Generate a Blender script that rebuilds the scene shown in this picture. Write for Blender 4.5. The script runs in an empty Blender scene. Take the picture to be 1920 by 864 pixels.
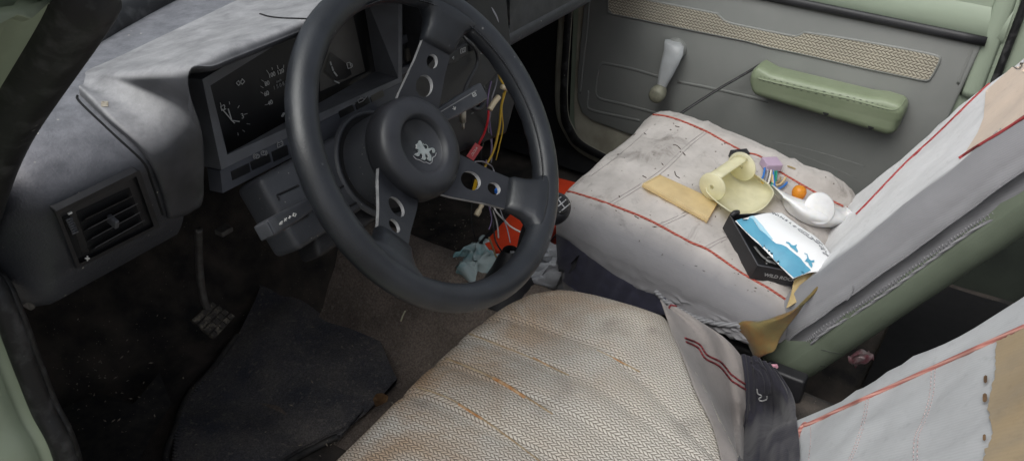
import bpy, bmesh, math, random
from mathutils import Vector as V, Matrix, noise
from mathutils.bvhtree import BVHTree
random.seed(7)
S = bpy.context.scene
COL = S.collection
# ------------------------------------------------------------------ camera
# Axes recovered from the three vanishing points of the car: X across, Y forward, Z up (metres, floor of the car at Z = 0)
F = 1701.0
CAM = V((-1.05, -.525, 1.05))
_x = V((1240, 1032, -F)).normalized(); _z = V((116, 2666, F)).normalized(); _y = _z.cross(_x).normalized()
RM = Matrix((_x, _y, _z))
def ray(x, y): return RM @ V(((x-960)/F, -(y-432)/F, -1.0))
def at(x, y, X=None, Y=None, Z=None, pl=None):
    """photo position -> point on a plane of the car"""
    r = ray(x, y)
    if X is not None: t = (X-CAM.x)/r.x
    elif Y is not None: t = (Y-CAM.y)/r.y
    elif Z is not None: t = (Z-CAM.z)/r.z
    else: t = (pl[0]-CAM).dot(pl[1])/r.dot(pl[1])
    return CAM + r*t
cd = bpy.data.cameras.new('camera'); cam = bpy.data.objects.new('camera', cd); COL.objects.link(cam)
cam.matrix_world = Matrix.Translation(CAM) @ RM.to_4x4()
cd.sensor_width = 36; cd.lens = F/1920*36; cd.clip_start = .02; cd.clip_end = 2000
S.camera = cam

# ------------------------------------------------------------------ materials
MATS = {}
class N:
    def __init__(s, name):
        s.m = bpy.data.materials.new(name); s.m.use_nodes = True
        s.t = s.m.node_tree; s.t.nodes.clear()
        s.out = s.n('ShaderNodeOutputMaterial'); s.b = s.n('ShaderNodeBsdfPrincipled')
        s.l(s.b.outputs[0], s.out.inputs[0])
        s.co = s.n('ShaderNodeTexCoord').outputs['Object']
    def n(s, k, **kw):
        o = s.t.nodes.new(k)
        for a, v in kw.items(): setattr(o, a, v)
        return o
    def l(s, a, b): s.t.links.new(a, b)
    def set(s, sock, v):
        if hasattr(v, 'is_output'): s.l(v, sock)
        else: sock.default_value = v
    def noise(s, scale, detail=4, rough=.55, co=None, dist=0):
        o = s.n('ShaderNodeTexNoise'); o.inputs['Scale'].default_value = scale; o.inputs['Detail'].default_value = detail
        o.inputs['Roughness'].default_value = rough; o.inputs['Distortion'].default_value = dist
        s.l(co or s.co, o.inputs['Vector']); return o.outputs['Fac']
    def ramp(s, v, a, b, ca=(0,0,0,1), cb=(1,1,1,1)):
        o = s.n('ShaderNodeValToRGB'); e = o.color_ramp.elements
        e[0].position = a; e[1].position = b; e[0].color = ca; e[1].color = cb
        s.l(v, o.inputs[0]); return o.outputs[0]
    def math(s, op, a, b=0.0, c=0.0):
        o = s.n('ShaderNodeMath', operation=op)
        for i, v in enumerate((a, b, c)): s.set(o.inputs[i], v)
        return o.outputs[0]
    def mix(s, f, a, b, bt='MIX'):
        o = s.n('ShaderNodeMixRGB', blend_type=bt)
        for i, v in enumerate((f, a, b)): s.set(o.inputs[i], v)
        return o.outputs[0]
    def bump(s, h, strength=.3, dist=.001, prev=None):
        o = s.n('ShaderNodeBump'); o.inputs['Strength'].default_value = strength; o.inputs['Distance'].default_value = dist
        s.l(h, o.inputs['Height'])
        if prev: s.l(prev, o.inputs['Normal'])
        s.l(o.outputs[0], s.b.inputs['Normal']); return o.outputs[0]
def c4(c): return (*c, 1) if len(c) == 3 else c
def mat(name, col, rough=.6, *a_, **k_):
    fine = k_.pop('fine', None); return _mat(name, col, rough, *a_, fine=fine, **k_)
def _mat(name, col, rough=.6, col2=None, vs=25, va=.35, vb=.65, bs=0, bstr=.3, bd=.001, metal=0, spec=.5, dust=None, dscale=60, specks=None, sheen=0, trans=0, fine=None):
    """plain surface: base colour drifting to col2, fine bump, dust that settles on the upward faces, tiny specks"""
    if name in MATS: return MATS[name]
    k = N(name); c = c4(col)
    if col2: c = k.mix(k.ramp(k.noise(vs, 5), va, vb), c4(col), c4(col2))
    if fine:                                      # carpet pile: every tuft a little lighter or darker
        c = k.mix(k.math('MULTIPLY', k.ramp(k.noise(fine, 3, .7), .35, .65), .75), c, k.mix(1.0, c, (.35,.34,.34,1), 'MULTIPLY'))
        c = k.mix(k.math('MULTIPLY', k.ramp(k.noise(fine*.35, 4, .7), .57, .66), .5), c, (.34,.30,.26,1))
    if dust:
        g = k.n('ShaderNodeNewGeometry'); sp = k.n('ShaderNodeSeparateXYZ'); k.l(g.outputs['Normal'], sp.inputs[0])
        up = k.math('MULTIPLY', k.ramp(sp.outputs[2], .15, .95), k.ramp(k.noise(dscale, 9, .72), .05, .85))
        c = k.mix(k.math('MULTIPLY', up, dust[3]), c, c4(dust[:3]))
    if specks:
        v = k.n('ShaderNodeTexVoronoi'); v.inputs['Scale'].default_value = specks[3]; k.l(k.co, v.inputs['Vector'])
        f = k.math('MULTIPLY', k.ramp(v.outputs['Distance'], .06, .12, (1,1,1,1), (0,0,0,1)), k.ramp(k.noise(14, 3), .5, .6))
        c = k.mix(f, c, c4(specks[:3]))
    k.set(k.b.inputs['Base Color'], c)
    k.set(k.b.inputs['Roughness'], k.math('ADD', k.math('MULTIPLY', k.noise(40, 4), .25), rough-.12) if rough > .2 else rough)
    k.b.inputs['Metallic'].default_value = metal
    k.b.inputs['Specular IOR Level'].default_value = spec
    if sheen: k.b.inputs['Sheen Weight'].default_value = sheen
    if trans: k.b.inputs['Transmission Weight'].default_value = trans
    if bs: k.bump(k.noise(bs, 3), bstr, bd)
    MATS[name] = k.m; return k.m
def cloth(name, col, dirt, scale=900, vs=9, rough=.9, lo=.42, hi=.72, twill=True, stain=None, xsplit=None):
    """knitted seat-cover cloth: fine rib, grey grime in soft patches"""
    k = N(name)
    c = k.mix(k.ramp(k.noise(vs, 6, .6), lo, hi), c4(col), c4(dirt))
    c = k.mix(k.math('MULTIPLY', k.ramp(k.noise(75, 4, .7), .56, .75), .35), c, c4([x*.6 for x in dirt]))
    if stain: c = k.mix(k.math('MULTIPLY', k.ramp(k.noise(stain[3], 5, .7, dist=.6), .56, .70), stain[4]), c, c4(stain[:3]))
    if xsplit:                                    # greyer side: second cloth on the backrest, shade painted on the cushion
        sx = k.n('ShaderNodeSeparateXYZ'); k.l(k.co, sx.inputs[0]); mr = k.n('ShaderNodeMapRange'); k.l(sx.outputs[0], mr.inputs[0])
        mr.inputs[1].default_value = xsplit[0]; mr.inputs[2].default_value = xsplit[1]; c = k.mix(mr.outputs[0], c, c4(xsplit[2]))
    w = k.n('ShaderNodeTexWave', wave_type='BANDS', bands_direction='DIAGONAL'); w.inputs['Scale'].default_value = scale/6.28
    w.inputs['Distortion'].default_value = 1.5; k.l(k.co, w.inputs['Vector'])
    c = k.mix(k.math('MULTIPLY', w.outputs['Fac'], .10), c, c4([x*.62 for x in col]))
    k.set(k.b.inputs['Base Color'], c); k.b.inputs['Roughness'].default_value = rough
    k.b.inputs['Specular IOR Level'].default_value = .2; k.b.inputs['Sheen Weight'].default_value = .15
    b = k.bump(k.noise(26, 4, .5), .5, .004); k.bump(w.outputs['Fac'], .12, .0005, b)
    MATS[name] = k.m; return k.m
def weave(name, ca, cb, gap, p=.0046, q=.0056, axis='XY', stains=False):
    """chunky herringbone tweed: rows along the second axis, slanted yarns that flip from row to row"""
    k = N(name); sp = k.n('ShaderNodeSeparateXYZ'); 
    wob = k.n('ShaderNodeTexNoise'); wob.inputs['Scale'].default_value = 60; k.l(k.co, wob.inputs['Vector'])
    add = k.n('ShaderNodeVectorMath', operation='MULTIPLY_ADD'); k.l(wob.outputs['Color'], add.inputs[0]); add.inputs[1].default_value = (.0012,)*3; k.l(k.co, add.inputs[2])
    k.l(add.outputs[0], sp.inputs[0])
    i = 'XYZ'.index(axis[0]); j = 'XYZ'.index(axis[1])
    r = k.math('DIVIDE', sp.outputs[i], p); f = k.math('FRACT', r); fl = k.math('FLOOR', r)
    par = k.math('MULTIPLY', k.math('FRACT', k.math('MULTIPLY', fl, .5)), 4.0)      # 0 or 2
    sg = k.math('SUBTRACT', par, 1.0)
    ph = k.math('ADD', k.math('DIVIDE', sp.outputs[j], q), k.math('MULTIPLY', k.math('MULTIPLY', sg, f), .95))
    ph = k.math('ADD', ph, k.math('MULTIPLY', par, .21))
    yarn = k.math('ABSOLUTE', k.math('SINE', k.math('MULTIPLY', ph, math.pi)))
    row = k.math('SINE', k.math('MULTIPLY', f, math.pi))
    h = k.math('MULTIPLY', k.math('POWER', yarn, .55), k.math('POWER', k.math('MAXIMUM', row, .0001), .35))
    big = k.noise(7, 5, .6)
    c = k.mix(k.ramp(big, .38, .66), c4(ca), c4(cb))
    c = k.mix(k.math('MULTIPLY', k.noise(260, 4, .7), .45), c, c4([x*.5 for x in ca]))
    if stains:
        # tea-brown tide marks on the front half and along the seams, grey wear patches behind
        yb = k.n('ShaderNodeMapRange'); k.l(sp.outputs[1], yb.inputs[0]); yb.inputs[1].default_value = -.30; yb.inputs[2].default_value = -.02
        fr = k.math('MULTIPLY', k.ramp(k.noise(9, 6, .68, dist=.6), .36, .62), k.math('MULTIPLY', yb.outputs[0], .85))
        c = k.mix(fr, c, (.37, .235, .13, 1))
        c = k.mix(k.math('MULTIPLY', k.ramp(k.noise(15, 3, .5), .58, .72), .45), c, (.23, .21, .20, 1))
    c = k.mix(k.ramp(h, .25, .72, (1,1,1,1), (0,0,0,1)), c, c4(gap))
    k.set(k.b.inputs['Base Color'], c); k.b.inputs['Roughness'].default_value = .95; k.b.inputs['Specular IOR Level'].default_value = .15
    b = k.bump(k.noise(20, 4), .35, .004); k.bump(h, .7, .0012, b)
    MATS[name] = k.m; return k.m
def plastic(name, col, a=.6, rough=.35, trans=.0, sss=.0, clear=0):
    k = N(name)
    if clear:                                     # thin see-through plastic: tinted body over a tinted clear film
        tb = k.n('ShaderNodeBsdfTransparent'); tb.inputs[0].default_value = c4(col); ms = k.n('ShaderNodeMixShader'); ms.inputs[0].default_value = clear
        k.l(k.b.outputs[0], ms.inputs[1]); k.l(tb.outputs[0], ms.inputs[2]); k.l(ms.outputs[0], k.out.inputs[0])
    k.set(k.b.inputs['Base Color'], k.mix(k.ramp(k.noise(30, 4), .4, .7), c4(col), c4([x*.82 for x in col])))
    k.b.inputs['Roughness'].default_value = rough; k.b.inputs['Transmission Weight'].default_value = trans
    k.b.inputs['Subsurface Weight'].default_value = sss; k.b.inputs['Subsurface Radius'].default_value = (.01, .008, .005)
    k.bump(k.noise(45, 3), .15, .002)
    MATS[name] = k.m; return k.m

M_dash   = mat('dash_plastic', (.030,.032,.039), .45, (.045,.047,.056), 18, bs=420, bstr=.45, bd=.0009, dust=(.33,.33,.36,.85), dscale=55, specks=(.5,.48,.42,90))
M_hood   = mat('hood_plastic', (.026,.027,.031), .46, (.050,.051,.058), 30, bs=700, bstr=.25, bd=.0006, dust=(.52,.51,.525,.95), dscale=34)  # dust colour lifted to hold the hood top's sky sheen too
M_black  = mat('black_plastic', (.012,.012,.014), .5, (.02,.02,.023), 20, bs=500, bstr=.2)
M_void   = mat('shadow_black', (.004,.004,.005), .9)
M_bezel  = mat('bezel_grey', (.14,.145,.16), .5, (.11,.112,.12), 30, bs=600, bstr=.15)
M_bezel2 = mat('bezel_lower', (.065,.07,.085), .5, (.08,.084,.098), 30)
M_gauge  = mat('gauge_face', (.012,.012,.013), .35)
M_gaugeRefl = mat('gauge_lens_reflection', (.13,.122,.11), .4, (.095,.09,.082), 30)  # brown-grey lens reflection painted as dial colour
M_blank  = mat('blank_switch', (.065,.058,.05), .5)
M_white  = mat('white_print', (.62,.62,.60), .6)
M_print  = mat('grey_print', (.30,.30,.30), .6)
M_rim    = mat('rim_leather', (.012,.0135,.017), .40, (.020,.0225,.028), 22, bs=420, bstr=.25, bd=.0008, specks=(.2,.2,.2,70), spec=.62)
M_hub    = mat('hub_pad', (.014,.015,.018), .44, (.020,.021,.025), 25, bs=300, bstr=.15, bd=.0007, dust=(.12,.12,.14,.35))
M_spoke  = mat('spoke_black_metal', (.015,.016,.020), .38, (.022,.023,.028), 50, bs=500, bstr=.1)
M_edge   = mat('worn_metal_edge', (.55,.55,.56), .4, (.30,.30,.31), 60, metal=.2)
M_silver = mat('emblem_silver', (.42,.45,.44), .42, (.30,.33,.32), 90, metal=.35)
M_shroud = mat('shroud_plastic', (.034,.037,.044), .47, (.046,.049,.057), 20, bs=600, bstr=.3, dust=(.11,.11,.12,.4), specks=(.3,.29,.27,120))
M_stalk  = mat('stalk_plastic', (.055,.057,.065), .36, (.075,.077,.086), 60)
M_rubber = mat('rubber_seal', (.010,.010,.011), .5, (.060,.060,.062), 45, .5, .70, bs=200, bstr=.2, specks=(.2,.2,.19,60))
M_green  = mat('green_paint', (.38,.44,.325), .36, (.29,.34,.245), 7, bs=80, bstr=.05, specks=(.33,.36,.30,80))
M_greenD = mat('green_shade_thread', (.05,.06,.048), .55, (.03,.036,.03), 10, bs=100, bstr=.1)  # green darkened to hold the rear panel's shade; also thread
M_doorP  = mat('door_paint', (.31,.365,.285), .40, (.28,.33,.255), 5, bs=60, bstr=.04)
M_sillP  = mat('door_bottom_paint', (.36,.35,.28), .5, (.22,.21,.17), 12)
M_trim   = mat('door_vinyl', (.185,.192,.184), .52, (.225,.23,.22), 5, bs=550, bstr=.35, bd=.0007)
M_arm    = mat('armrest_vinyl', (.19,.228,.145), .42, (.225,.262,.175), 14, bs=500, bstr=.3, bd=.0006)
M_crank  = mat('crank_grey', (.42,.44,.455), .36, (.34,.35,.36), 30, bs=60, bstr=.06)
M_knob   = mat('crank_knob', (.24,.235,.175), .5, (.16,.155,.12), 80)
M_vinylG = mat('seat_green_vinyl', (.155,.185,.138), .5, (.125,.15,.11), 12, bs=500, bstr=.25)
M_coverP = cloth('cover_white_dirty', (.55,.51,.485), (.29,.265,.245), lo=.36, hi=.80, stain=(.15,.13,.115,17,.65), xsplit=(.085,.040,(.19,.187,.197)))  # xsplit paints in the shade of the cushion's left side
M_coverS = cloth('cover_side_grey', (.40,.40,.41), (.27,.27,.28))
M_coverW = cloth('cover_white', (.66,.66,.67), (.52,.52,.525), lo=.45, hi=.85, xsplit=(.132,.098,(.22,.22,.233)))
M_coverD = cloth('cover_driver', (.46,.475,.485), (.36,.37,.38), lo=.38, hi=.8)
M_beige  = cloth('cover_beige', (.62,.50,.40), (.55,.44,.35))
M_tan    = cloth('foam_tan', (.33,.255,.155), (.28,.21,.12), scale=700)
M_grey   = cloth('cloth_taupe', (.27,.245,.232), (.19,.172,.163), scale=1200)
M_navy   = cloth('cloth_navy', (.030,.029,.040), (.022,.021,.028))
M_skirt  = cloth('cloth_indigo', (.034,.034,.056), (.024,.024,.038))
M_olive  = cloth('cloth_olive', (.16,.125,.05), (.19,.085,.025), vs=30, stain=(.10,.10,.055,40,.7))
M_weave  = weave('tweed', (.69,.65,.58), (.58,.555,.515), (.12,.098,.075), stains=True)
M_weaveD = weave('tweed_door', (.52,.48,.39), (.44,.41,.34), (.11,.092,.072), p=.0062, q=.0075, axis='ZY')
def cordmat(name, a, b):
    k = N(name); w = k.n('ShaderNodeTexWave', wave_type='BANDS', bands_direction='DIAGONAL'); w.inputs['Scale'].default_value = 75; k.l(k.co, w.inputs['Vector'])
    k.l(k.mix(w.outputs['Fac'], c4(a), c4(b)), k.b.inputs['Base Color']); k.b.inputs['Roughness'].default_value = .85
    k.bump(w.outputs['Fac'], .6, .001); return k.m
M_cord   = cordmat('red_cord', (.27,.04,.03), (.42,.12,.085)); M_cordD = cordmat('dark_red_cord', (.26,.03,.035), (.36,.06,.06))
M_cordP  = cordmat('pink_cord', (.34,.12,.10), (.50,.26,.22)); M_stitch = cordmat('maroon_stitch', (.10,.015,.02), (.22,.03,.035))
M_seam   = mat('seam_thread', (.36,.33,.32), .9); M_seamP = mat('seam_pink', (.50,.40,.40), .9); M_hem = cordmat('hem_grey', (.15,.15,.16), (.27,.27,.28))
M_rust   = mat('rust_stain', (.34,.145,.045), .95, (.46,.33,.20), 130); M_groove = mat('seam_brown', (.24,.16,.085), .95, (.36,.29,.19), 60)
M_mat    = mat('mat_carpet', (.10,.105,.125), .95, (.27,.245,.225), 13, .38, .80, bs=500, bstr=1, bd=.004, specks=(.42,.38,.31,190), fine=330)
M_floor  = mat('floor_carpet', (.022,.021,.021), .95, (.090,.074,.062), 15, bs=700, bstr=.8, bd=.002, specks=(.3,.26,.2,130))
M_tunnel = mat('tunnel_carpet', (.19,.155,.13), .95, (.36,.295,.245), 12, bs=500, bstr=1, bd=.004, specks=(.4,.36,.3,110), fine=300)
M_whip   = mat('mat_whipping', (.022,.022,.024), .7, (.05,.045,.04), 60, bs=300, specks=(.3,.26,.2,120))
M_chip   = mat('pale_chips', (.45,.41,.34), .9, (.25,.2,.15), 300)
M_seed   = mat('dark_crumbs', (.10,.075,.055), .9, (.04,.03,.025), 300)
M_amber  = plastic('amber_lens', (.94,.80,.50), rough=.2, clear=.52)
M_cream  = plastic('cream_plastic', (.94,.91,.70), rough=.22, clear=.46)
M_milk   = plastic('milky_plastic', (.80,.80,.80), rough=.25, trans=.12, sss=.3)
M_bulb   = plastic('orange_glass', (.90,.42,.05), rough=.06, clear=.5)
M_red    = mat('red_plastic', (.72,.065,.02), .38, (.62,.05,.018), 20, bs=120, bstr=.06)
M_cyan   = mat('pale_cyan_cloth', (.42,.50,.50), .95, (.20,.36,.38), 22, .45, .62, bs=60, bstr=.5, bd=.004)
M_rag    = mat('pale_grey_cloth', (.38,.39,.42), .95, (.28,.29,.31), 20, bs=70, bstr=.5, bd=.004)
M_blue   = mat('print_blue', (.085,.29,.43), .4, (.11,.36,.50), 30); M_sky = mat('print_pale_blue', (.38,.62,.74), .4)
M_paper  = mat('print_white', (.82,.83,.84), .35); M_ink = mat('ink_grey', (.16,.17,.19), .6)
M_kraft  = plastic('brown_film', (.50,.38,.18), rough=.4, clear=.2)
M_lead   = mat('aerial_plug', (.42,.39,.33), .35, metal=.6)
M_leaf   = mat('dry_leaf', (.19,.11,.05), .8, (.10,.055,.025), 120)
M_pedal  = mat('pedal_rubber', (.045,.040,.036), .9, (.17,.15,.12), 120, .5, .66, bs=200, bstr=.6)
M_steel  = mat('dull_steel', (.16,.155,.15), .5, (.10,.09,.085), 60, metal=.5)
M_cowl   = mat('cowl_grey', (.20,.215,.25), .45, (.16,.17,.20), 12)
M_ground = mat('ground_gravel', (.17,.16,.145), .95, (.12,.115,.105), 3, bs=60, bstr=.6, bd=.02)
def wire_m(n, c): return mat('wire_'+n, c, .4)
WM = {n: wire_m(n, c) for n, c in dict(yellow=(.62,.40,.05), red=(.55,.02,.03), purple=(.22,.16,.30), grey=(.30,.30,.33), white=(.66,.64,.60), green=(.02,.26,.17), blue=(.03,.16,.50), black=(.012,.012,.013), brown=(.30,.22,.12), cream=(.60,.45,.24)).items()}
M_tagR = mat('tag_red', (.56,.09,.10), .35); M_tagY = mat('tag_yellow', (.75,.45,.02), .35); M_clear = mat('clear_cap', (.60,.50,.34), .3); M_mauve = mat('mauve_plastic', (.40,.30,.40), .5)

# ------------------------------------------------------------------ object helpers
def thing(name, label, cat, loc=(0,0,0), group=None, kind=None):
    o = bpy.data.objects.new(name, None); COL.objects.link(o); o.location = loc; o.empty_display_size = .05
    o['label'] = label; o['category'] = cat
    if group: o['group'] = group
    if kind: o['kind'] = kind
    return o
def tag(o, label, cat, group=None, kind=None):
    o['label'] = label; o['category'] = cat
    if group: o['group'] = group
    if kind: o['kind'] = kind
    return o
def root_loc(o):
    return o.location.copy() if o.type == 'EMPTY' else V((0,0,0))   # parts keep car coordinates
def obj(name, verts, faces, m, parent=None, smooth=True, label=None):
    me = bpy.data.meshes.new(name); me.from_pydata([tuple(v) for v in verts], [], faces)
    for mm in (m if isinstance(m, (list, tuple)) else [m]): me.materials.append(mm)
    bm = bmesh.new(); bm.from_mesh(me); bmesh.ops.recalc_face_normals(bm, faces=bm.faces); bm.to_mesh(me); bm.free()
    if smooth:
        me.polygons.foreach_set('use_smooth', [True]*len(me.polygons))
    o = bpy.data.objects.new(name, me); COL.objects.link(o)
    if parent: o.parent = parent; o.matrix_parent_inverse = Matrix.Translation(-root_loc(parent))
    if label: o['label'] = label
    return o
def hard(o, ang=35):
    """keep edges sharper than ang degrees"""
    me = o.data; bm = bmesh.new(); bm.from_mesh(me)
    for e in bm.edges: e.smooth = not (len(e.link_faces) == 2 and e.calc_face_angle(0) > math.radians(ang))
    bm.to_mesh(me); bm.free(); return o
class MB:
    """collects shapes that belong to ONE part"""
    def __init__(s): s.v = []; s.f = []
    def add(s, v, f): n = len(s.v); s.v += [V(p) for p in v]; s.f += [tuple(i+n for i in q) for q in f]; return s
    def build(s, name, m, parent=None, **k): return obj(name, s.v, s.f, m, parent, **k)
def subsurf(o, n=2):
    md = o.modifiers.new('s', 'SUBSURF'); md.levels = md.render_levels = n
    dg = bpy.context.evaluated_depsgraph_get(); dg.update()
    me = bpy.data.meshes.new_from_object(o.evaluated_get(dg)); o.modifiers.clear(); old = o.data; o.data = me; me.name = old.name
    me.polygons.foreach_set('use_smooth', [True]*len(me.polygons)); return o
def rbox(h, r, n=6, deform=None):
    """box of half sizes h with rounded edges, as (verts, faces); deform maps each vertex"""
    vs, fs, idx = [], [], {}
    def vert(p):
        k = tuple(round(c, 5) for c in p)
        if k not in idx:
            q = V([max(-(h[i]-r), min(h[i]-r, p[i])) for i in range(3)]); d = V(p)-q
            w = q + (d.normalized()*r if d.length > 1e-9 else d)
            idx[k] = len(vs); vs.append(deform(w) if deform else w)
        return idx[k]
    # sample positions: dense in the rounded margins
    def ticks(a):
        a1 = a-r; m = [-a + r*(1-math.cos(math.pi/2*i/4))*1.0 for i in range(5)]
        inner = [-a1 + 2*a1*i/n for i in range(1, n)]
        return m + inner + [-t for t in reversed(m)]
    T = [ticks(h[i]) for i in range(3)]
    for ax in range(3):
        b, c = [(1,2),(0,2),(0,1)][ax]
        for sgn in (-1, 1):
            for i in range(len(T[b])-1):
                for j in range(len(T[c])-1):
                    q = []
                    for (ii, jj) in ((i,j),(i+1,j),(i+1,j+1),(i,j+1)):
                        p = [0,0,0]; p[ax] = sgn*h[ax]; p[b] = T[b][ii]; p[c] = T[c][jj]; q.append(vert(p))
                    if len(set(q)) == 4: fs.append(tuple(q))
    return vs, fs
def frame(o, ex, ey, ez): return lambda p: V(o) + ex*p[0] + ey*p[1] + ez*p[2]
def spline(pts, per=6):
    pts = [V(p) for p in pts]
    if len(pts) < 3: return [pts[0].lerp(pts[-1], i/per) for i in range(per+1)]
    out = []
    for i in range(len(pts)-1):
        p0 = pts[max(i-1,0)]; p1 = pts[i]; p2 = pts[i+1]; p3 = pts[min(i+2,len(pts)-1)]
        for k in range(per):
            t = k/per
            out.append(.5*((2*p1)+(p2-p0)*t+(2*p0-5*p1+4*p2-p3)*t*t+(3*p1-p0-3*p2+p3)*t**3))
    return out+[pts[-1]]
def tube_vf(pts, r, sides=8, closed=False, flat=None):
    """swept tube along pts; r number or list; flat=(vector, factor) squashes it along a direction"""
    n = len(pts); vs = []; fs = []; up = None
    for i, p in enumerate(pts):
        a = pts[(i-1) % n] if (closed or i) else p; b = pts[(i+1) % n] if (closed or i < n-1) else p
        d = (b-a).normalized()
        if up is None: up = d.orthogonal().normalized()
        up = (up - d*up.dot(d)).normalized(); sd = d.cross(up); rr = r[i] if isinstance(r, (list, tuple)) else r
        for k in range(sides):
            w = 2*math.pi*k/sides; o = (up*math.cos(w)+sd*math.sin(w))*rr
            if flat: o -= flat[0]*o.dot(flat[0])*(1-flat[1])
            vs.append(p+o)
    for i in range(n if closed else n-1):
        for k in range(sides):
            fs.append((i*sides+k, i*sides+(k+1) % sides, ((i+1) % n)*sides+(k+1) % sides, ((i+1) % n)*sides+k))
    if not closed: fs += [tuple(range(sides)), tuple((n-1)*sides+k for k in range(sides))]
    return vs, fs
def tube(name, pts, r, m, parent=None, sides=8, per=6, smooth=True, closed=False, label=None, flat=None):
    p = spline(pts, per) if smooth else [V(q) for q in pts]
    return obj(name, *tube_vf(p, r, sides, closed, flat), m, parent, label=label)
def lathe_vf(prof, fr, n=48):
    vs = []; fs = []; m = len(prof)
    for i in range(n):
        a = 2*math.pi*i/n
        for (r, w) in prof: vs.append(fr((r*math.cos(a), r*math.sin(a), w)))
    for i in range(n):
        for k in range(m-1): fs.append((i*m+k, ((i+1) % n)*m+k, ((i+1) % n)*m+k+1, i*m+k+1))
    return vs, fs
def loft(rows, cap=True):
    m = len(rows[0]); vs = [p for r in rows for p in r]; fs = []
    for i in range(len(rows)-1):
        for k in range(m): fs.append((i*m+k, i*m+(k+1) % m, (i+1)*m+(k+1) % m, (i+1)*m+k))
    if cap: fs += [tuple(range(m)), tuple((len(rows)-1)*m+k for k in range(m))]
    return vs, fs
def sheet(rows):
    m = len(rows[0]); return [p for r in rows for p in r], [(i*m+k, i*m+k+1, (i+1)*m+k+1, (i+1)*m+k) for i in range(len(rows)-1) for k in range(m-1)]
def grid3(ctrl, nu, nv):
    """smooth sheet through a small grid of control points"""
    rows = [spline(r, nu) for r in ctrl]; colz = [spline(list(c), nv) for c in zip(*rows)]
    return [list(r) for r in zip(*colz)]
def thick(o, t):
    md = o.modifiers.new('t', 'SOLIDIFY'); md.thickness = t; md.offset = -1; return o
def slab(name, pts, t, m, parent=None, bevel=.0, label=None, holes=None):
    """flat polygon of points pushed back by t along its normal (away from the viewer side)"""
    pts = [V(p) for p in pts]; nn = V((0,0,0))
    for i in range(len(pts)): nn += pts[i].cross(pts[(i+1) % len(pts)])
    nn.normalize()
    if nn.dot(CAM-pts[0]) < 0: nn = -nn
    n = len(pts); vs = pts + [p-nn*t for p in pts]
    fs = [tuple(range(n)), tuple(range(2*n-1, n-1, -1))] + [(i, (i+1) % n, n+(i+1) % n, n+i) for i in range(n)]
    o = obj(name, vs, fs, m, parent, smooth=False, label=label)
    if bevel:
        md = o.modifiers.new('b', 'BEVEL'); md.width = bevel; md.segments = 2; md.limit_method = 'ANGLE'
        o.data.polygons.foreach_set('use_smooth', [True]*len(o.data.polygons))
    return o
def curve_mesh(name, polys, depth, fr, m, parent=None, side_m=None, label=None):
    """filled flat shape with holes -> mesh placed by fr((x, y, z))"""
    cu = bpy.data.curves.new(name, 'CURVE'); cu.dimensions = '2D'; cu.fill_mode = 'BOTH'; cu.extrude = depth/2
    for P in polys:
        s = cu.splines.new('POLY'); s.points.add(len(P)-1); s.use_cyclic_u = True
        for q, p in zip(s.points, P): q.co = (p[0], p[1], 0, 1)
    return _curve_to(cu, name, fr, m, parent, side_m, label)
def _curve_to(cu, name, fr, m, parent, side_m=None, label=None):
    t = bpy.data.objects.new('tmp', cu); COL.objects.link(t)
    dg = bpy.context.evaluated_depsgraph_get(); dg.update()
    me = bpy.data.meshes.new_from_object(t.evaluated_get(dg)); bpy.data.objects.remove(t)
    me.materials.clear(); me.materials.append(m)
    if side_m: me.materials.append(side_m)
    for p in me.polygons:
        if side_m and abs(p.normal.z) < .5: p.material_index = 1
    for v in me.vertices: v.co = fr(v.co)
    me.name = name; o = bpy.data.objects.new(name, me); COL.objects.link(o)
    if parent: o.parent = parent; o.matrix_parent_inverse = Matrix.Translation(-root_loc(parent))
    if label: o['label'] = label
    return o
def text(name, s, size, o, ex, ey, m, parent, depth=.0004, bold=0, shear=0, space=1):
    cu = bpy.data.curves.new(name, 'FONT'); cu.body = s; cu.size = size; cu.align_x = 'CENTER'; cu.align_y = 'CENTER'; cu.extrude = depth/2
    cu.offset = bold; cu.shear = shear; cu.space_character = space
    ez = ex.cross(ey).normalized(); return _curve_to(cu, name, frame(o, ex, ey, ez), m, parent)
def bvh(*objs):
    vs = []; fs = []
    for o in objs:
        n = len(vs); vs += [v.co.copy() for v in o.data.vertices]; fs += [tuple(i+n for i in p.vertices) for p in o.data.polygons]
    return BVHTree.FromPolygons(vs, fs)
def hit(B, x, y, off=.0):
    """the point of a built surface that the photo shows at x, y, lifted off along its normal"""
    r = ray(x, y).normalized(); p, n, i, d = B.ray_cast(CAM, r)
    if p is None:
        p, n, i, d = B.find_nearest(CAM + r*1.4)
    if n.dot(r) > 0: n = -n
    return p + n*off
def hits(B, pts, off=.0, per=5):
    q = spline([V((x, y, 0)) for x, y in pts], per); out = []
    for p in q:
        if B.ray_cast(CAM, ray(p.x, p.y).normalized())[0] is not None: out.append(hit(B, p.x, p.y, off))
    return out if len(out) > 1 else [hit(B, p.x, p.y, off) for p in q[:2]]
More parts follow.
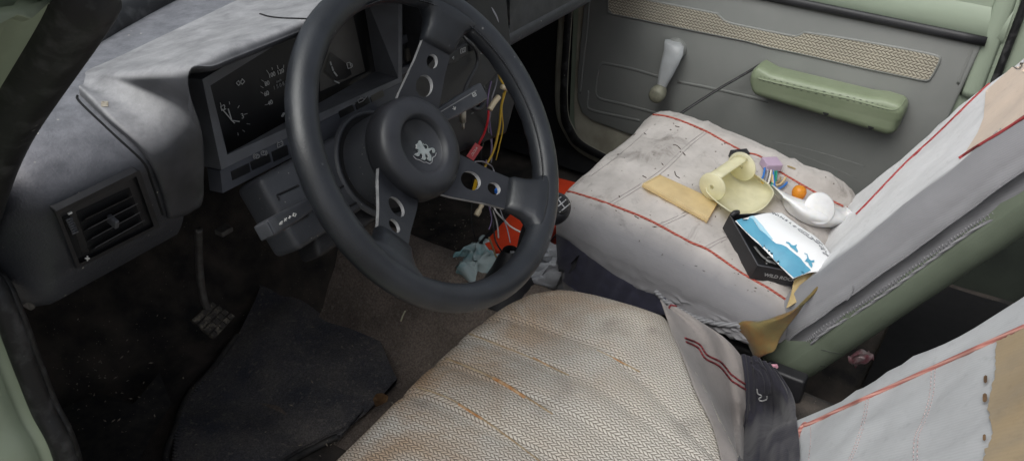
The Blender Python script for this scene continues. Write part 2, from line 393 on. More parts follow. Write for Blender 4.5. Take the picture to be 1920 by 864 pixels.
def drape(name, B, poly, off, m, parent=None, step=14, label=None, seed=None, rag=0, smooth=True, th=.0):
    """a patch of cloth or print lying on a built surface, outlined by poly"""
    P = [V((x, y, 0)) for x, y in poly]
    if rag:
        Q = []
        for i in range(len(P)):
            a, b = P[i], P[(i+1) % len(P)]; n = max(1, int((b-a).length/5)); nn = V((-(b-a).y, (b-a).x, 0)).normalized()
            for k in range(n): q = a.lerp(b, k/n); Q.append(q + nn*noise.noise(V((q.x*.12, q.y*.12, seed or 0)))*rag)
        P = Q
    bm = bmesh.new(); vs = [bm.verts.new(p) for p in P]; f = bm.faces.new(vs)
    x0 = min(p.x for p in P); x1 = max(p.x for p in P); y0 = min(p.y for p in P); y1 = max(p.y for p in P)
    for k in range(1, int((x1-x0)/step)+1): bmesh.ops.bisect_plane(bm, geom=bm.verts[:]+bm.edges[:]+bm.faces[:], plane_co=(x0+k*step, 0, 0), plane_no=(1,0,0))
    for k in range(1, int((y1-y0)/step)+1): bmesh.ops.bisect_plane(bm, geom=bm.verts[:]+bm.edges[:]+bm.faces[:], plane_co=(0, y0+k*step, 0), plane_no=(0,1,0))
    bmesh.ops.triangulate(bm, faces=bm.faces[:])
    V_ = [hit(B, v.co.x, v.co.y, off) for v in bm.verts]; bm.verts.index_update()
    F_ = [tuple(v.index for v in f.verts) for f in bm.faces]; bm.free()
    o = obj(name, V_, F_, m, parent, smooth=smooth, label=label)
    # normals towards the viewer
    if sum((p.normal.dot(CAM-p.center)) for p in o.data.polygons) < 0: o.data.flip_normals()
    if th: thick(o, th)
    return o
def nz(p, s, a, seed=0): return noise.noise(V((p[0]*s+seed, p[1]*s, p[2]*s)))*a
X_, Y_, Z_ = V((1,0,0)), V((0,1,0)), V((0,0,1))

# ================================================================== SETTING: ground, car floor
tag(obj('ground', [(-400,-400,-.34),(400,-400,-.34),(400,400,-.34),(-400,400,-.34)], [(0,1,2,3)], M_ground), 'grey gravel ground under the car', 'ground', kind='structure')
def floor_z(x, y):
    t = max(0, 1-(abs(x-.02)/.13)**2)**1.2*.15 if abs(x-.02) < .13 else 0
    toe = max(0, y-.62)*.85; return max(t*(1 if y < .75 else 1), 0) + toe
rows = [[V((-.74+1.46*i/60, -1.15+2.0*j/70, floor_z(-.74+1.46*i/60, -1.15+2.0*j/70)+nz((i*.1, j*.1, 0), 3, .003))) for i in range(61)] for j in range(71)]
fl = obj('floor', *sheet(rows), M_floor); tag(fl, 'dark worn carpet floor of the car', 'floor', kind='structure')
BF = bvh(fl)
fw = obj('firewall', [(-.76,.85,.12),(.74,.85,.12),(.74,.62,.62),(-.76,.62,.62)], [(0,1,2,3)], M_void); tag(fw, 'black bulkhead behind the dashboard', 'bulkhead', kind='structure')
# brown hump carpet over the tunnel, own patch
tun = thing('tunnel_carpet', 'grey brown carpet over the hump between the two seats', 'carpet', (.02,.2,.15))
rw = []
for j in range(40):
    y0 = -.06+.49*j/39; r = []
    for i in range(25):
        x = -.32+.49*i/24; y = y0+(.05*noise.noise(V((x*9, 4, 0)))+.02*noise.noise(V((x*40, 2, 0))))*max(0, j-25)/14; r.append(V((x, y, floor_z(x, y)+.006+nz((x, y, 0), 14, .006))))
    rw.append(r)
obj('carpet_pile', *sheet(rw), M_tunnel, tun)

# body of the car on the left: door opening, rubber seal; on the right: sill, pillar
path = [(-.745,-.30,1.10), at(150,-60,X=-.745), at(150,0,X=-.745), at(0,245,X=-.745), (-.745,.155,.66), (-.745,.195,.60), at(-2,560,X=-.745), at(50,690,X=-.745), at(79,764,X=-.745), at(124,864,X=-.745), (-.745,.165,.20), (-.745,.12,.03), (-.745,.0,-.04), (-.745,-.9,-.05)]
dfr = thing('door_frame', 'green painted front pillar of the open driver door beside the dashboard', 'pillar', (-.76,.18,-.05))
sp = spline(path, 10); rs = [.0215 if p.z > .64 else .010+.0115*max(0, (p.z-.56)/.08) for p in sp]
obj('rubber_seal', *tube_vf(sp, rs, 14), M_rubber, dfr)
obj('rubber_lip', *tube_vf([p+V((.012,.004,-.004)) for p in sp], [r*.55 for r in rs], 8), M_rubber, dfr)
prof = [(-.015,.000),(-.018,.010),(-.034,.020),(-.040,.016),(-.052,.018),(-.060,.030),(-.085,.036),(-.092,.030),(-.125,.036),(-.16,.012),(-.20,-.03)]
rows = []
for i, p in enumerate(sp):
    d = (sp[min(i+1,len(sp)-1)]-sp[max(i-1,0)]).normalized(); o = V((0, d.z, -d.y))
    kk = rs[i]/.0215; rows.append([p+X_*(a*(1 if a < -.05 else kk))-o*(b-.012*kk) for a, b in prof])
obj('painted_pillar', *sheet(rows), M_green, dfr)
# inner kick panel, black
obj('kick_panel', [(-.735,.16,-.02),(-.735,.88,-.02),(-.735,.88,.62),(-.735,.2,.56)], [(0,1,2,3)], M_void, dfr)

# ================================================================== DASHBOARD
dash = thing('dashboard', 'dark grey plastic dashboard with dusty top and side air vent', 'dashboard', (0,.2,.53))
def dprof(x):
    k = max(0, min(1, (x+.05)/.15)); k = k*k*(3-2*k); dy = .065*k; back = .385-.20*(x/.75)**2
    P = [(back+.03,.685),(back,.700),(.235+dy,.700),(.185+dy,.697),(.150+dy,.686),(.128+dy,.668),(.1205+dy,.650),(.1235+dy,.635),(.1325+dy,.60),(.141+dy,.578),(.146+dy,.562),(.155+dy,.545),(.166+dy,.533),(.190+dy,.527),(.30,.535),(.45,.56)]
    if -.560 < x < .108:                # open bay behind the instruments and switches
        P = [(a+.155*max(0, min(1, (.69-b)/.03+.25)) if a < .29 else a, b-(.005 if a < .20 else 0)) for a, b in P]
    if x < -.695:                       # rounded left end
        q = min(1, (-.695-x)/.035); s = 1-math.sqrt(max(0, 1-q*q)); c = (.30,.615)
        P = [(a+(c[0]-a)*s*.30*(1 if a < .30 else .2), b+(c[1]-b)*s*.36) for a, b in P]
    return P
xs = sorted([-.730,-.7295,-.728,-.724,-.718,-.710,-.700, -.5605,-.5595,.1075,.1085] + [-.69+1.38*i/90 for i in range(91)])
rows = []
for x in xs:
    pr = spline([V((x, a, b)) for a, b in dprof(x)], 3); rows.append(pr)
body = hard(obj('dash_body', *sheet(rows), M_dash, dash), 50)
end = obj('dash_end_panel', [p for p in rows[0]], [tuple(range(len(rows[0])))], M_dash, dash)
BD = bvh(body)
_full = [spline([V((-.70+.55*i/40, a, b)) for a, b in dprof(-.65)], 3) for i in range(41)]
BFD = BVHTree.FromPolygons(*sheet(_full))          # the line of the fascia carried on under the binnacle

# --- binnacle (hood over the instruments)
def a_(x, y, **k): return at(x, y, **k)
lipc = [hit(BFD,150,180,.001), hit(BFD,200,230,.002), hit(BFD,275,300,.002), hit(BFD,311,398,.002)]
lip2 = [hit(BFD,151,174,.007), hit(BFD,204,226,.008), hit(BFD,279,296,.008), hit(BFD,316,395,.007)]
infl = [hit(BFD,158,165,.004), hit(BFD,232,210,.007), hit(BFD,322,270,.012), hit(BFD,352,382,.008)]
side = [hit(BFD,162,150,.004), hit(BFD,238,186,.014), hit(BFD,340,240,.027), hit(BFD,366,340,.012)]
topc = [at(165,132,Z=.7005), at(236,136,Z=.715), at(339,142,Y=.105), at(353,147,Y=.098)]
tope = [at(174,126,Y=.226), at(244,124,Y=.172), at(335,131,Y=.106), at(352,141,Y=.098)]
hood_cols = [lipc, lip2, infl, side, topc]
for X in (-.535,-.47,-.40,-.33,-.24,-.19):
    b = .235+.21*(X+.572) if X < -.3 else .292
    hood_cols.append([V((X, b, .6992)), V((X, topc[1].y+(.19-topc[1].y)*min(1, max(0, (X-topc[1].x)/.16)), .7155)), V((X, .108, .735)), V((X, .094, .728))])
hood_cols.append([V((-.180,.27,.698)), V((-.182,.19,.708)), V((-.178,.112,.722)), V((-.180,.10,.716))])
hood_cols.append([V((-.172,.27,.66)), V((-.172,.19,.65)), V((-.170,.125,.62)), V((-.170,.13,.60))])
ctrl = [list(r) for r in zip(*hood_cols)]
hg = grid3(ctrl, 8, 8)
# front lip rolls under and back into the recess
last = hg[-1]; nxt = [p+V((.0015,.004,-.006)) for p in last]; nx2 = [p+V((.004,.02,-.012)) for p in last]; nx3 = [p+V((.006,.10,-.040)) for p in last]
hood = obj('instrument_hood', *sheet(hg+[nxt, nx2, nx3]), M_hood, dash)
BH = bvh(hood)
tube('hood_crack', hits(BH, [(488,27),(505,32),(530,35),(560,36),(584,37)], .0002), .0011, M_void, dash)
tube('hood_seam', hits(BD, [(145,180),(152,194),(215,254),(268,304),(284,340),(305,402)], .0002), .0011, M_void, dash)
obj('paint_chip', *sheet([[hit(BH, 190+dx, 191+dy, .0006) for dx in (0,6,13)] for dy in (0,5,10)]), M_chip, dash)

# --- instrument cluster: a plane facing the driver, recess behind it
CN = V((0,-.985,.17)).normalized(); CO = V((-.35,.150,.64))
def cp(x, y, d=0): return at(x, y, pl=(CO-CN*d, CN))
clu = obj('instrument_panel', [cp(x, y, .05) for x, y in [(385,140),(415,330),(760,190),(735,-40)]], [(0,1,2,3)], M_gauge, dash)
O4 = [(377,149),(413,318),(752,153),(752,-75)]           # outer rim of the bezel in its own plane
PO = [cp(*p) for p in O4]
PI = [PO[0]+V((.010,0,-.010)), PO[1]+V((.012,0,.012)), PO[2]+V((-.005,0,.006)), PO[3]+V((-.006,0,-.01))]
PB = [cp(393,158,.045), cp(421,296,.045), cp(704,134,.045), cp(676,-30,.045)]
mb = MB(); PX = [p+CN*.002 for p in PO]
mb.add(PX+PI, [(i,(i+1)%4,4+(i+1)%4,4+i) for i in range(4)]); mb.add(PX+[p-CN*.03 for p in PO], [(i,(i+1)%4,4+(i+1)%4,4+i) for i in range(4)])
bez = hard(mb.build('bezel', M_bezel, clu, smooth=False))
obj('recess_wall', PI+PB, [(i,(i+1)%4,4+(i+1)%4,4+i) for i in range(4)], M_bezel, clu, smooth=False)
low = [cp(413,320,-.001), cp(752,155,-.001), cp(752,190,-.001), cp(418,362,-.001)]
slab('warning_strip', low, .02, M_bezel2, clu)
for q in ([(434,322),(467,306),(470,322),(437,338)], [(470,304),(505,288),(509,303),(474,319)], [(510,285),(538,272),(542,290),(514,303)], [(635,209),(661,196),(665,208),(639,221)], [(666,193),(690,181),(694,193),(670,206)]):
    slab('warning_lamp', [cp(x, y, -.002) for x, y in q], .002, M_gauge, clu)
slab('warning_lamp', [cp(x, y, -.002) for x, y in [(695,180),(718,168),(721,180),(698,192)]], .002, M_blank, clu)
GZ = V((0,CN.z,-CN.y)).normalized()
def gp(x, y): return cp(x, y, .0485)
gauges = thing_part = None
def gt(s, x, y, size, m=M_white): return text('dial_number', s, size, gp(x, y), X_, GZ, m, clu)
for s, x, y in [('40',507,193),('60',500,176),('80',501,157),('100',510,141),('120',526,135),('140',543,138)]: gt(s, x, y, .0072)
text('odometer', '15088', .0064, gp(526,160), X_, GZ, M_print, clu, space=1.5)
text('unit_mark', 'km/h', .004, gp(523,152), X_, GZ, M_print, clu)
for s, x, y in [('12',418,203),('3',455,218),('9',408,239)]: gt(s, x, y, .0084)
# ticks and hands
def strokes(name, segs, plane, r, m, parent):
    mb = MB()
    for sg in segs:
        pts = [plane(x, y) for x, y in sg]
        for a, b in zip(pts, pts[1:]):
            if (b-a).length > 1e-6: mb.add(*tube_vf([a, b], r, 4))
    return mb.build(name, m, parent, smooth=False)
strokes('clock_ticks', [[(413,193),(416,201)],[(430,191),(431,196)],[(449,198),(446,203)],[(458,215),(464,213)],[(463,232),(469,233)],[(399,206),(404,209)],[(414,256),(417,253)],[(447,254),(446,249)],[(459,247),(455,244)]], gp, .00035, M_white, clu)
strokes('clock_hands', [[(417,205),(434,225),(440,231)],[(428,204),(434,224)],[(434,226),(449,228)]], gp, .0007, M_white, clu)
strokes('speed_ticks', [[(489,162),(494,165)],[(489,173),(494,176)],[(490,150),(496,154)],[(500,132),(504,138)],[(510,127),(511,131)],[(520,123),(522,130)],[(532,122),(532,128)],[(543,125),(541,131)],[(497,197),(502,196)]], gp, .00032, M_white, clu)
strokes('speed_needle', [[(529,219),(533,212)]], gp, .0013, M_white, clu)
strokes('indicator_symbol', [[(443,156),(448,151),(448,154),(450,154),(450,159),(448,159),(448,161),(443,156)],[(459,153),(454,148),(454,151),(452,151),(452,157),(454,157),(454,159),(459,153)]], gp, .0004, M_white, clu)
obj('fuel_dial_reflection', [cp(x, y, .0492) for x, y in [(600,140),(600,172),(685,134),(660,20),(640,20)]], [(0,1,2,3,4)], M_gaugeRefl, clu)  # reflection in the clear lens drawn as a paler dial patch
obj('fuel_dial_hub', [cp(x, y, .0478) for x, y in [(608,135),(620,98),(640,112),(655,125),(660,140),(648,148),(630,152)]], [tuple(range(7))], M_gauge, clu)
strokes('fuel_marks', [[(619,116),(621,123)],[(622,125),(625,133)],[(626,135),(632,143)],[(627,152),(636,156)]], lambda x, y: cp(x, y, .0472), .0011, M_white, clu)
strokes('fuel_symbol', [[(650,119),(656,117),(659,127),(653,129),(650,119)],[(656,118),(660,120),(661,126)]], lambda x, y: cp(x, y, .0475), .0005, M_white, clu)
wp = lambda x, y: cp(x, y, -.003)
def circ(x, y, r, a=0, b=360, n=14): return [(x+r*math.cos(math.radians(a+(b-a)*i/n)), y-.9*r*math.sin(math.radians(a+(b-a)*i/n))) for i in range(n+1)]
strokes('brake_symbol', [circ(482,293,4.5), circ(494,287,4.5), circ(482,293,7,130,230,6), circ(494,287,7,-50,50,6), [(494,284),(494,288)],[(494,290),(494,291)]], wp, .00045, M_print, clu)
text('brake_letter', 'P', .0062, wp(482,293), X_, GZ, M_print, clu)
strokes('battery_symbol', [[(520,269),(530,265),(531,272),(521,277),(520,269)],[(522,268),(521,266)],[(528,265),(527,263)],[(523,272),(525,271)],[(527,270),(529,269)]], wp, .00045, M_print, clu)
strokes('oil_symbol', [[(671,188),(674,186),(680,184),(683,187),(688,181)],[(671,188),(673,193),(680,190),(683,187)],[(677,185),(676,182)]], wp, .0005, M_print, clu)

# --- air vent at the left end
VN = V((0,-1,.36)).normalized()
va = V((-.66,.120,.645)); vb = V((-.66,.149,.566)); VD = (vb-va).normalized(); VNn = X_.cross(VD).normalized(); VNn = VNn if VNn.y < 0 else -VNn
VO = va
def vp(x, y, d=0): return at(x, y, pl=(VO+VNn*(.004-d), VNn))
vent = slab('air_vent', [vp(*p) for p in [(106,398),(146,502),(297,426),(262,322)]], .03, M_black, dash, bevel=.0015)
fo = [(122,398),(152,486),(290,420),(258,336)]; mbx = MB()
out = [vp(x, y, -.004) for x, y in [(104,397),(145,504),(300,425),(262,319)]]; inn = [vp(x, y, -.004) for x, y in [(113,402),(150,494),(289,424),(256,331)]]; inb = [vp(x, y, .004) for x, y in [(113,402),(150,494),(289,424),(256,331)]]; outb = [vp(x, y, .004) for x, y in [(104,397),(145,504),(300,425),(262,319)]]
mbx.add(out+inn, [(i,(i+1)%4,4+(i+1)%4,4+i) for i in range(4)]); mbx.add(inn+inb, [(i,(i+1)%4,4+(i+1)%4,4+i) for i in range(4)]); mbx.add(out+outb, [(i,(i+1)%4,4+(i+1)%4,4+i) for i in range(4)])
mbx.build('vent_frame', M_black, vent, smooth=False)
slab('vent_opening', [vp(x, y, -.0005) for x, y in [(143,398),(170,475),(270,424),(243,352)]], .002, M_void, vent)
for k, (l, r) in enumerate([((152,416),(244,371)),((157,434),(249,387)),((164,452),(254,403)),((170,469),(262,418))]):
    a, b = vp(*l, -.001), vp(*r, -.001); dn = VD*.0050; n1 = VNn*.006
    obj('louvre', [a, b, b+n1-dn*1.9, a+n1-dn*1.9, a-VNn*.001+dn*.3, b-VNn*.001+dn*.3, b+n1-dn*1.6, a+n1-dn*1.6], [(0,1,2,3),(4,5,6,7),(3,2,6,7),(0,1,5,4),(0,3,7,4),(1,2,6,5)], M_stalk if k else M_black, vent, smooth=False)
obj('louvre_knob', *rbox((.0022,.006,.0045), .0015, 2, frame(vp(212,415,-.008), X_, VNn, VD)), M_stalk, vent)
slab('slider_slot', [vp(x, y, -.001) for x, y in [(118,408),(142,486),(156,480),(131,402)]], .001, M_void, vent)
mb = MB()
for k in range(7): mb.add(*tube_vf([vp(124+k*1.9, 413+k*4.2, -.004), vp(135+k*1.9, 408+k*4.2, -.004)], .0011, 6))
mb.build('slider', M_stalk, vent)
strokes('minus_mark', [[(128,401),(135,398)]], lambda x, y: vp(x, y, -.0045), .0010, M_white, vent)
strokes('plus_mark', [[(160,484),(168,484)],[(164,480),(164,488)]], lambda x, y: vp(x, y, -.0045), .0008, M_white, vent)

# --- switch panel and lower console right of the cluster
SN = V((0,-1,.12)).normalized(); SO = V((-.1,.165,.60))
def swp(x, y, d=0): return at(x, y, pl=(SO-SN*d, SN))
pan = slab('switch_panel', [swp(*p) for p in [(752,15),(752,205),(880,190),(960,110),(945,-40),(752,-60)]], .02, M_black, dash)
slab('radio_slot', [swp(x, y, -.001) for x, y in [(757,16),(757,68),(830,30),(930,-30),(800,-30)]], .001, M_void, pan)
slab('trim_bar', [swp(x, y, -.004) for x, y in [(752,70),(752,86),(838,45),(834,30)]], .006, M_bezel2, pan, bevel=.001)
slab('blank_plate', [swp(x, y, -.004) for x, y in [(763,92),(764,117),(812,93),(808,70)]], .006, M_blank, pan, bevel=.001)
slab('trim_bar', [swp(x, y, -.004) for x, y in [(752,128),(752,142),(800,118),(796,108)]], .006, M_bezel2, pan, bevel=.001)
slab('blank_plate', [swp(x, y, -.003) for x, y in [(740,158),(742,176),(758,168),(758,146)]], .006, M_blank, pan, bevel=.001)
for (x, y) in [(868,96),(892,82),(850,108)]:
    slab('rocker_switch', [swp(x+dx, y+dy, -.006) for dx, dy in [(-11,-4),(-9,16),(11,6),(9,-15)]], .008, M_black, pan, bevel=.0012)
strokes('heated_window_symbol', [[(864,93),(864,101),(873,97),(873,89),(864,93)],[(867,94),(867,98),(871,96),(871,92),(867,94)]], lambda x, y: swp(x, y, -.0075), .0004, M_print, pan)
strokes('wiper_symbol', [[(887,82),(890,78),(895,78),(894,85),(888,87),(887,82)],[(903,97),(905,101),(901,101)],[(848,110),(851,106),(851,112)]], lambda x, y: swp(x, y, -.0075), .0004, M_print, pan)
LN = V((0,-1,.25)).normalized(); LO = V((.02,.20,.48))
def lp(x, y, d=0): return at(x, y, pl=(LO-LN*d, LN))
lowp = slab('lower_console', [lp(*p) for p in [(790,180),(830,300),(950,250),(975,160),(940,90),(880,110)]], .03, M_black, dash, bevel=.003)
fr = frame(lp(893,180,-.001), X_, V((0,.24,.97)), LN)
obj('switch_ring', *lathe_vf([(.0235,0),(.0235,.004),(.021,.006),(.018,.005),(.0175,-.002)], fr, 32), M_stalk, lowp)
obj('switch_well', *lathe_vf([(.0175,.001),(0,.001)], fr, 32), M_void, lowp)
strokes('slider_mark', [[(835,178),(837,200)],[(872,160),(880,148)],[(884,213),(888,212)]], lambda x, y: lp(x, y, -.001), .0006, M_print, lowp)
# --- passenger side: recessed glove compartment face with a rolled lower edge
gl = thing('glove_compartment', 'black glove compartment front on the passenger half of the dashboard', 'glove box', (.4,.19,.53))
obj('lid', [(.115,.186,.60),(.68,.186,.60),(.68,.186,.544),(.118,.186,.544)], [(0,1,2,3)], M_hood, gl, smooth=False)
obj('lower_roll', *tube_vf([V((.10+.58*i/20,.205,.527)) for i in range(21)], .016, 12, flat=(Y_, .8)), M_dash, gl)
obj('parcel_shelf', [(.06,.23,.515),(.69,.23,.515),(.69,.55,.44),(.06,.55,.44)], [(0,1,2,3)], M_void, gl, smooth=False)

# windscreen: base seal, glass, cowl outside
ws = thing('windscreen', 'windscreen glass with black lower seal behind the dashboard top', 'windscreen', (0,.4,.7))
def wb(x, dy=0, z=.70): return V((x, .385-.20*(x/.75)**2+dy, z))
obj('lower_seal', *tube_vf([wb(-.74+1.48*i/40, .012, .703) for i in range(41)], .017, 10), M_rubber, ws)
k = N('windscreen_glass'); tr = k.n('ShaderNodeBsdfTransparent'); tr.inputs[0].default_value = (.86,.9,.9,1); gl2 = k.n('ShaderNodeBsdfGlossy'); gl2.inputs['Roughness'].default_value = .02; mx = k.n('ShaderNodeMixShader'); mx.inputs[0].default_value = .07
k.l(tr.outputs[0], mx.inputs[1]); k.l(gl2.outputs[0], mx.inputs[2]); k.l(mx.outputs[0], k.out.inputs[0])
rows = [[wb(-.72+1.44*i/24, .02, .712)+V((0,-.62*t,.48*t)) for i in range(25)] for t in (0,.33,.66,1)]
obj('glass_pane', *sheet(rows), k.m, ws)
bn = thing('bonnet', 'blue grey cowl and bonnet seen through the windscreen', 'bonnet', (0,.8,.66))
obj('cowl_panel', *sheet([[V((-.80+1.6*i/20, .385-.20*((-.8+1.6*i/20)/.75)**2+.03+.9*j/10, .675+.03*math.sin(min(1,j/3)*1.5)-.10*(j/10)**2)) for i in range(21)] for j in range(11)]), M_cowl, bn)

# ================================================================== STEERING
WC = at(822, 264, pl=(CAM + (RM @ V((0,0,-1)))*.98, RM @ V((0,0,1))))
_a = math.radians(35); WN = V((0,-math.cos(_a),math.sin(_a))); WV = V((0,math.sin(_a),math.cos(_a)))
WF = frame(WC, X_, WV, WN)                      # (u right, v up the wheel, w towards the driver)
sw = thing('steering_wheel', 'black leather three spoke sports steering wheel with silver lion badge', 'steering wheel', tuple(WC))
R0, r0 = .1722, .0157
n = 120; vs = []; fs = []; mm = 20
for i in range(n):
    a = 2*math.pi*i/n
    for k in range(mm):
        b = 2*math.pi*k/mm; rr = R0 + r0*math.cos(b)*(1.0); w = r0*1.02*math.sin(b)
        # finger bumps moulded on the back
        if math.sin(b) < -.3: w *= 1 + .05*math.sin(a*36)
        vs.append(WF((rr*math.cos(a), rr*math.sin(a), w)))
for i in range(n):
    for k in range(mm): fs.append((i*mm+k, ((i+1)%n)*mm+k, ((i+1)%n)*mm+(k+1)%mm, i*mm+(k+1)%mm))
rim = obj('rim', vs, fs, M_rim, sw)
# laced seam on the inner side of the rim
mb = MB()
for i in range(150):
    a = math.radians(-42+i*.9); 
    rr = R0-r0*.93; w = r0*.50
    p = WF((rr*math.cos(a), rr*math.sin(a), w)); q = WF((rr*math.cos(a+.006)-.0008, rr*math.sin(a+.006), w+.003))
    mb.add(*tube_vf([p, q], .0007, 4))
mb.build('lacing', M_hub, rim)
ANG = [46, -51, 209]
for th in ANG:
    t = math.radians(th); ct, st = math.cos(t), math.sin(t)
    def sf(p, off=0): 
        w = -.053 + (p[0]-.03)/.10*.037
        return WF((p[0]*ct-p[1]*st, p[0]*st+p[1]*ct, w+p[2]))
    O = [(.025,-.031),(.062,-.0285),(.100,-.0225),(.142,-.0195),(.142,.0195),(.100,.0225),(.062,.0285),(.025,.031)]
    H = lambda c, r: [(c+r*math.cos(2*math.pi*i/28), r*math.sin(2*math.pi*i/28)) for i in range(28)]
    spk = curve_mesh('spoke', [O, H(.080,.0118), H(.108,.0078)], .0050, sf, M_spoke, sw, side_m=M_edge)
    # moulded foot where the leather runs on to the spoke
    secs = [(.1235,.0205,.0062,-.0165),(.1265,.0225,.0105,-.0155),(.138,.0235,.0125,-.0105),(.150,.0275,.0140,-.005),(.160,.040,.0150,-.001),(.168,.062,.0130,.0)]
    rows = []
    for r, hw, ht, w in secs:
        row = []
        for k in range(20):
            b = 2*math.pi*k/20; c, s = math.cos(b), math.sin(b)
            yy = hw*math.copysign(abs(c)**.5, c); zz = ht*math.copysign(abs(s)**.6, s)
            # follow the curve of the rim
            ang = yy/r*.92 if r > .15 else yy/r*.5
            row.append(WF((r*math.cos(t+ang) if r > .15 else r*ct-yy*st, r*math.sin(t+ang) if r > .15 else r*st+yy*ct, w+zz)))
        rows.append(row)
    obj('spoke_foot', *loft(rows), M_rim, spk)
HC = frame(WF((.006,.002,0)), X_, WV, WN)
hub = obj('hub_pad', *lathe_vf([(0,-.0330),(.0300,-.0330),(.0305,-.0315),(.0335,-.0262),(.0360,-.0250),(.047,-.0255),(.0545,-.0285),(.0580,-.034),(.0592,-.042),(.0592,-.054),(.0575,-.058),(.02,-.058)], HC, 64), M_hub, sw)
obj('boss', *lathe_vf([(.0555,-.055),(.0540,-.10),(.0520,-.13)], HC, 48), M_shroud, sw)
def ep(x, y, w=-.0325): return at(750+x/9.6, 230+y/9.6, pl=(HC((0,0,w)), WN))
lion = [(325,335),(350,325),(375,355),(390,395),(420,440),(440,480),(500,470),(535,465),(560,455),(600,470),(622,510),(615,545),(595,558),(572,530),(585,505),(560,490),(535,510),(510,535),(530,570),(548,600),(555,640),(552,690),(520,695),(490,668),(478,640),(500,625),(490,600),(470,575),(450,555),(440,590),(445,620),(462,645),(440,678),(400,672),(372,655),(400,630),(405,600),(390,570),(370,560),(345,570),(340,602),(310,612),(280,602),(250,580),(270,560),(310,545),(330,525),(312,510),(335,490),(300,485),(283,450),(290,420),(273,398),(300,385),(320,368)]
# the badge is a flat plate on the hub: trace -> hub coordinates -> filled plate
inv = lambda p: ((p-HC((0,0,0))).dot(X_), (p-HC((0,0,0))).dot(WV))
badge = curve_mesh('lion_badge', [[inv(ep(*p)) for p in lion]], .0014, lambda p: HC((p[0], p[1], -.0318+p[2])), M_silver, hub)
bk = [(255,345),(350,300),(440,380),(520,400),(650,470),(668,560),(585,640),(575,735),(520,750),(470,720),(360,690),(270,650),(230,580),(260,500)]
strokes('badge_outline', [[(240,600),(290,655),(355,672),(430,715),(475,712),(535,742),(578,715),(590,628),(640,600),(655,545)]], lambda x, y: ep(x, y, -.0326), .0005, M_edge, badge)
tube('badge_tail', [ep(x, y, -.0318) for x, y in [(488,478),(502,440),(470,398),(430,400),(412,372)]], .0006, M_silver, badge, sides=6)
strokes('badge_detail', [[(300,395),(290,470)],[(330,400),(395,450),(440,520)],[(340,525),(320,560),(260,582)],[(395,560),(415,610),(395,650)],[(480,540),(520,620),(500,660)],[(520,480),(580,480),(600,540)]], lambda x, y: ep(x, y, -.0309), .0004, M_edge, badge)

col = thing('steering_column', 'dark plastic steering column cover with two stalks', 'steering column', tuple(WF((0,0,-.15))))
def cf(u, v, w): return WF((u, v, w))
def shr(p):
    v = p[1]; return WF((p[0]-.032, p[1]+.012, p[2]-.129))
shd = obj('column_cover', *rbox((.120,.043,.024), .008, 4, shr), M_shroud, col)
obj('lower_cover', *rbox((.105,.018,.020), .008, 4, lambda p: WF((p[0]-.014+p[1]*.3, p[1]-.034, p[2]-.138))), M_black, col)
obj('collar_ring', *lathe_vf([(.0575,-.110),(.0600,-.1020),(.0640,-.1015),(.0655,-.107)], HC, 48), M_shroud, col)
obj('collar_gap', *lathe_vf([(.050,-.1035),(.0605,-.1035)], HC, 48), M_void, col)
strokes('cover_joint', [[(625,360),(655,342)],[(640,395),(700,362)]], lambda x, y: at(x, y, pl=(WF((0,0,-.1045)), WN)), .0010, M_void, shd)
strokes('stalk_slot', [[(524,375),(520,366),(560,348)],[(540,412),(546,421),(578,404)]], lambda x, y: at(x, y, pl=(WF((0,0,-.1045)), WN)), .0012, M_black, shd)
# indicator stalk (left): flat paddle towards the driver
e0 = at(590,378,pl=(WF((0,0,-.105)), WN)); e1 = at(497,432,pl=(WF((0,0,-.060)), WN))
ax = (e1-e0).normalized(); az = (WN-ax*WN.dot(ax)).normalized(); ay = ax.cross(az).normalized(); L = (e1-e0).length
st1 = obj('indicator_stalk', *rbox((L*.5,.0085,.0085), .003, 6, lambda p: e0+ax*(p[0]+L*.5)+ay*p[1]*(.72+.28*min(1,(p[0]/L+.5)*1.6))+az*p[2]*(.55+.45*min(1,(p[0]/L+.5)*1.6))), M_stalk, col)
obj('stalk_cap', *rbox((.0018,.0078,.0078), .0015, 3, lambda p: e1+ax*(p[0]+.0012)+ay*p[1]+az*p[2]), M_shroud, st1)
B1 = bvh(st1)
strokes('stalk_symbols', [[(524,421),(526,417),(529,415),(528,420),(524,421)],[(533,415),(537,409)],[(533,410),(537,414)],[(541,409),(545,406)],[(543,405),(543,410)],[(549,405),(550,400),(555,401),(553,406),(549,405)]], lambda x, y: hit(B1, x, y, .0004), .0006, M_white, st1)
f0 = at(800,232,pl=(WF((0,0,-.085)), WN)); f1 = at(903,172,pl=(WF((0,0,-.075)), WN))
bx = (f1-f0).normalized(); bz = (WN-bx*WN.dot(bx)).normalized(); by = bx.cross(bz).normalized(); L2 = (f1-f0).length
st2 = obj('wiper_stalk', *rbox((L2*.5,.0115,.0075), .0032, 6, lambda p: f0+bx*(p[0]+L2*.5)+by*p[1]*(.75+.25*min(1,(p[0]/L2+.5)*1.4))+bz*p[2]), M_stalk, col)
B2 = bvh(st2)
strokes('stalk_edge_line', [[(826,210),(893,170)]], lambda x, y: hit(B2, x, y, .0003), .0007, M_print, st2)  # pale line along the edge of the wiper stalk
strokes('stalk_symbols', [[(885,176),(890,173),(893,179),(888,182),(885,176)],[(886,181),(891,176)],[(850,200),(853,206)],[(848,204),(853,206),(854,201)]], lambda x, y: hit(B2, x, y, .0004), .0006, M_white, st2)

# ================================================================== PASSENGER DOOR (inner face at X = .68)
door = thing('passenger_door', 'closed passenger door with grey vinyl trim, tweed strip and pale green painted edge', 'car door', (.70,-.05,.08))
DX = .68
def dp(x, y, d=0): return at(x, y, X=DX-d)
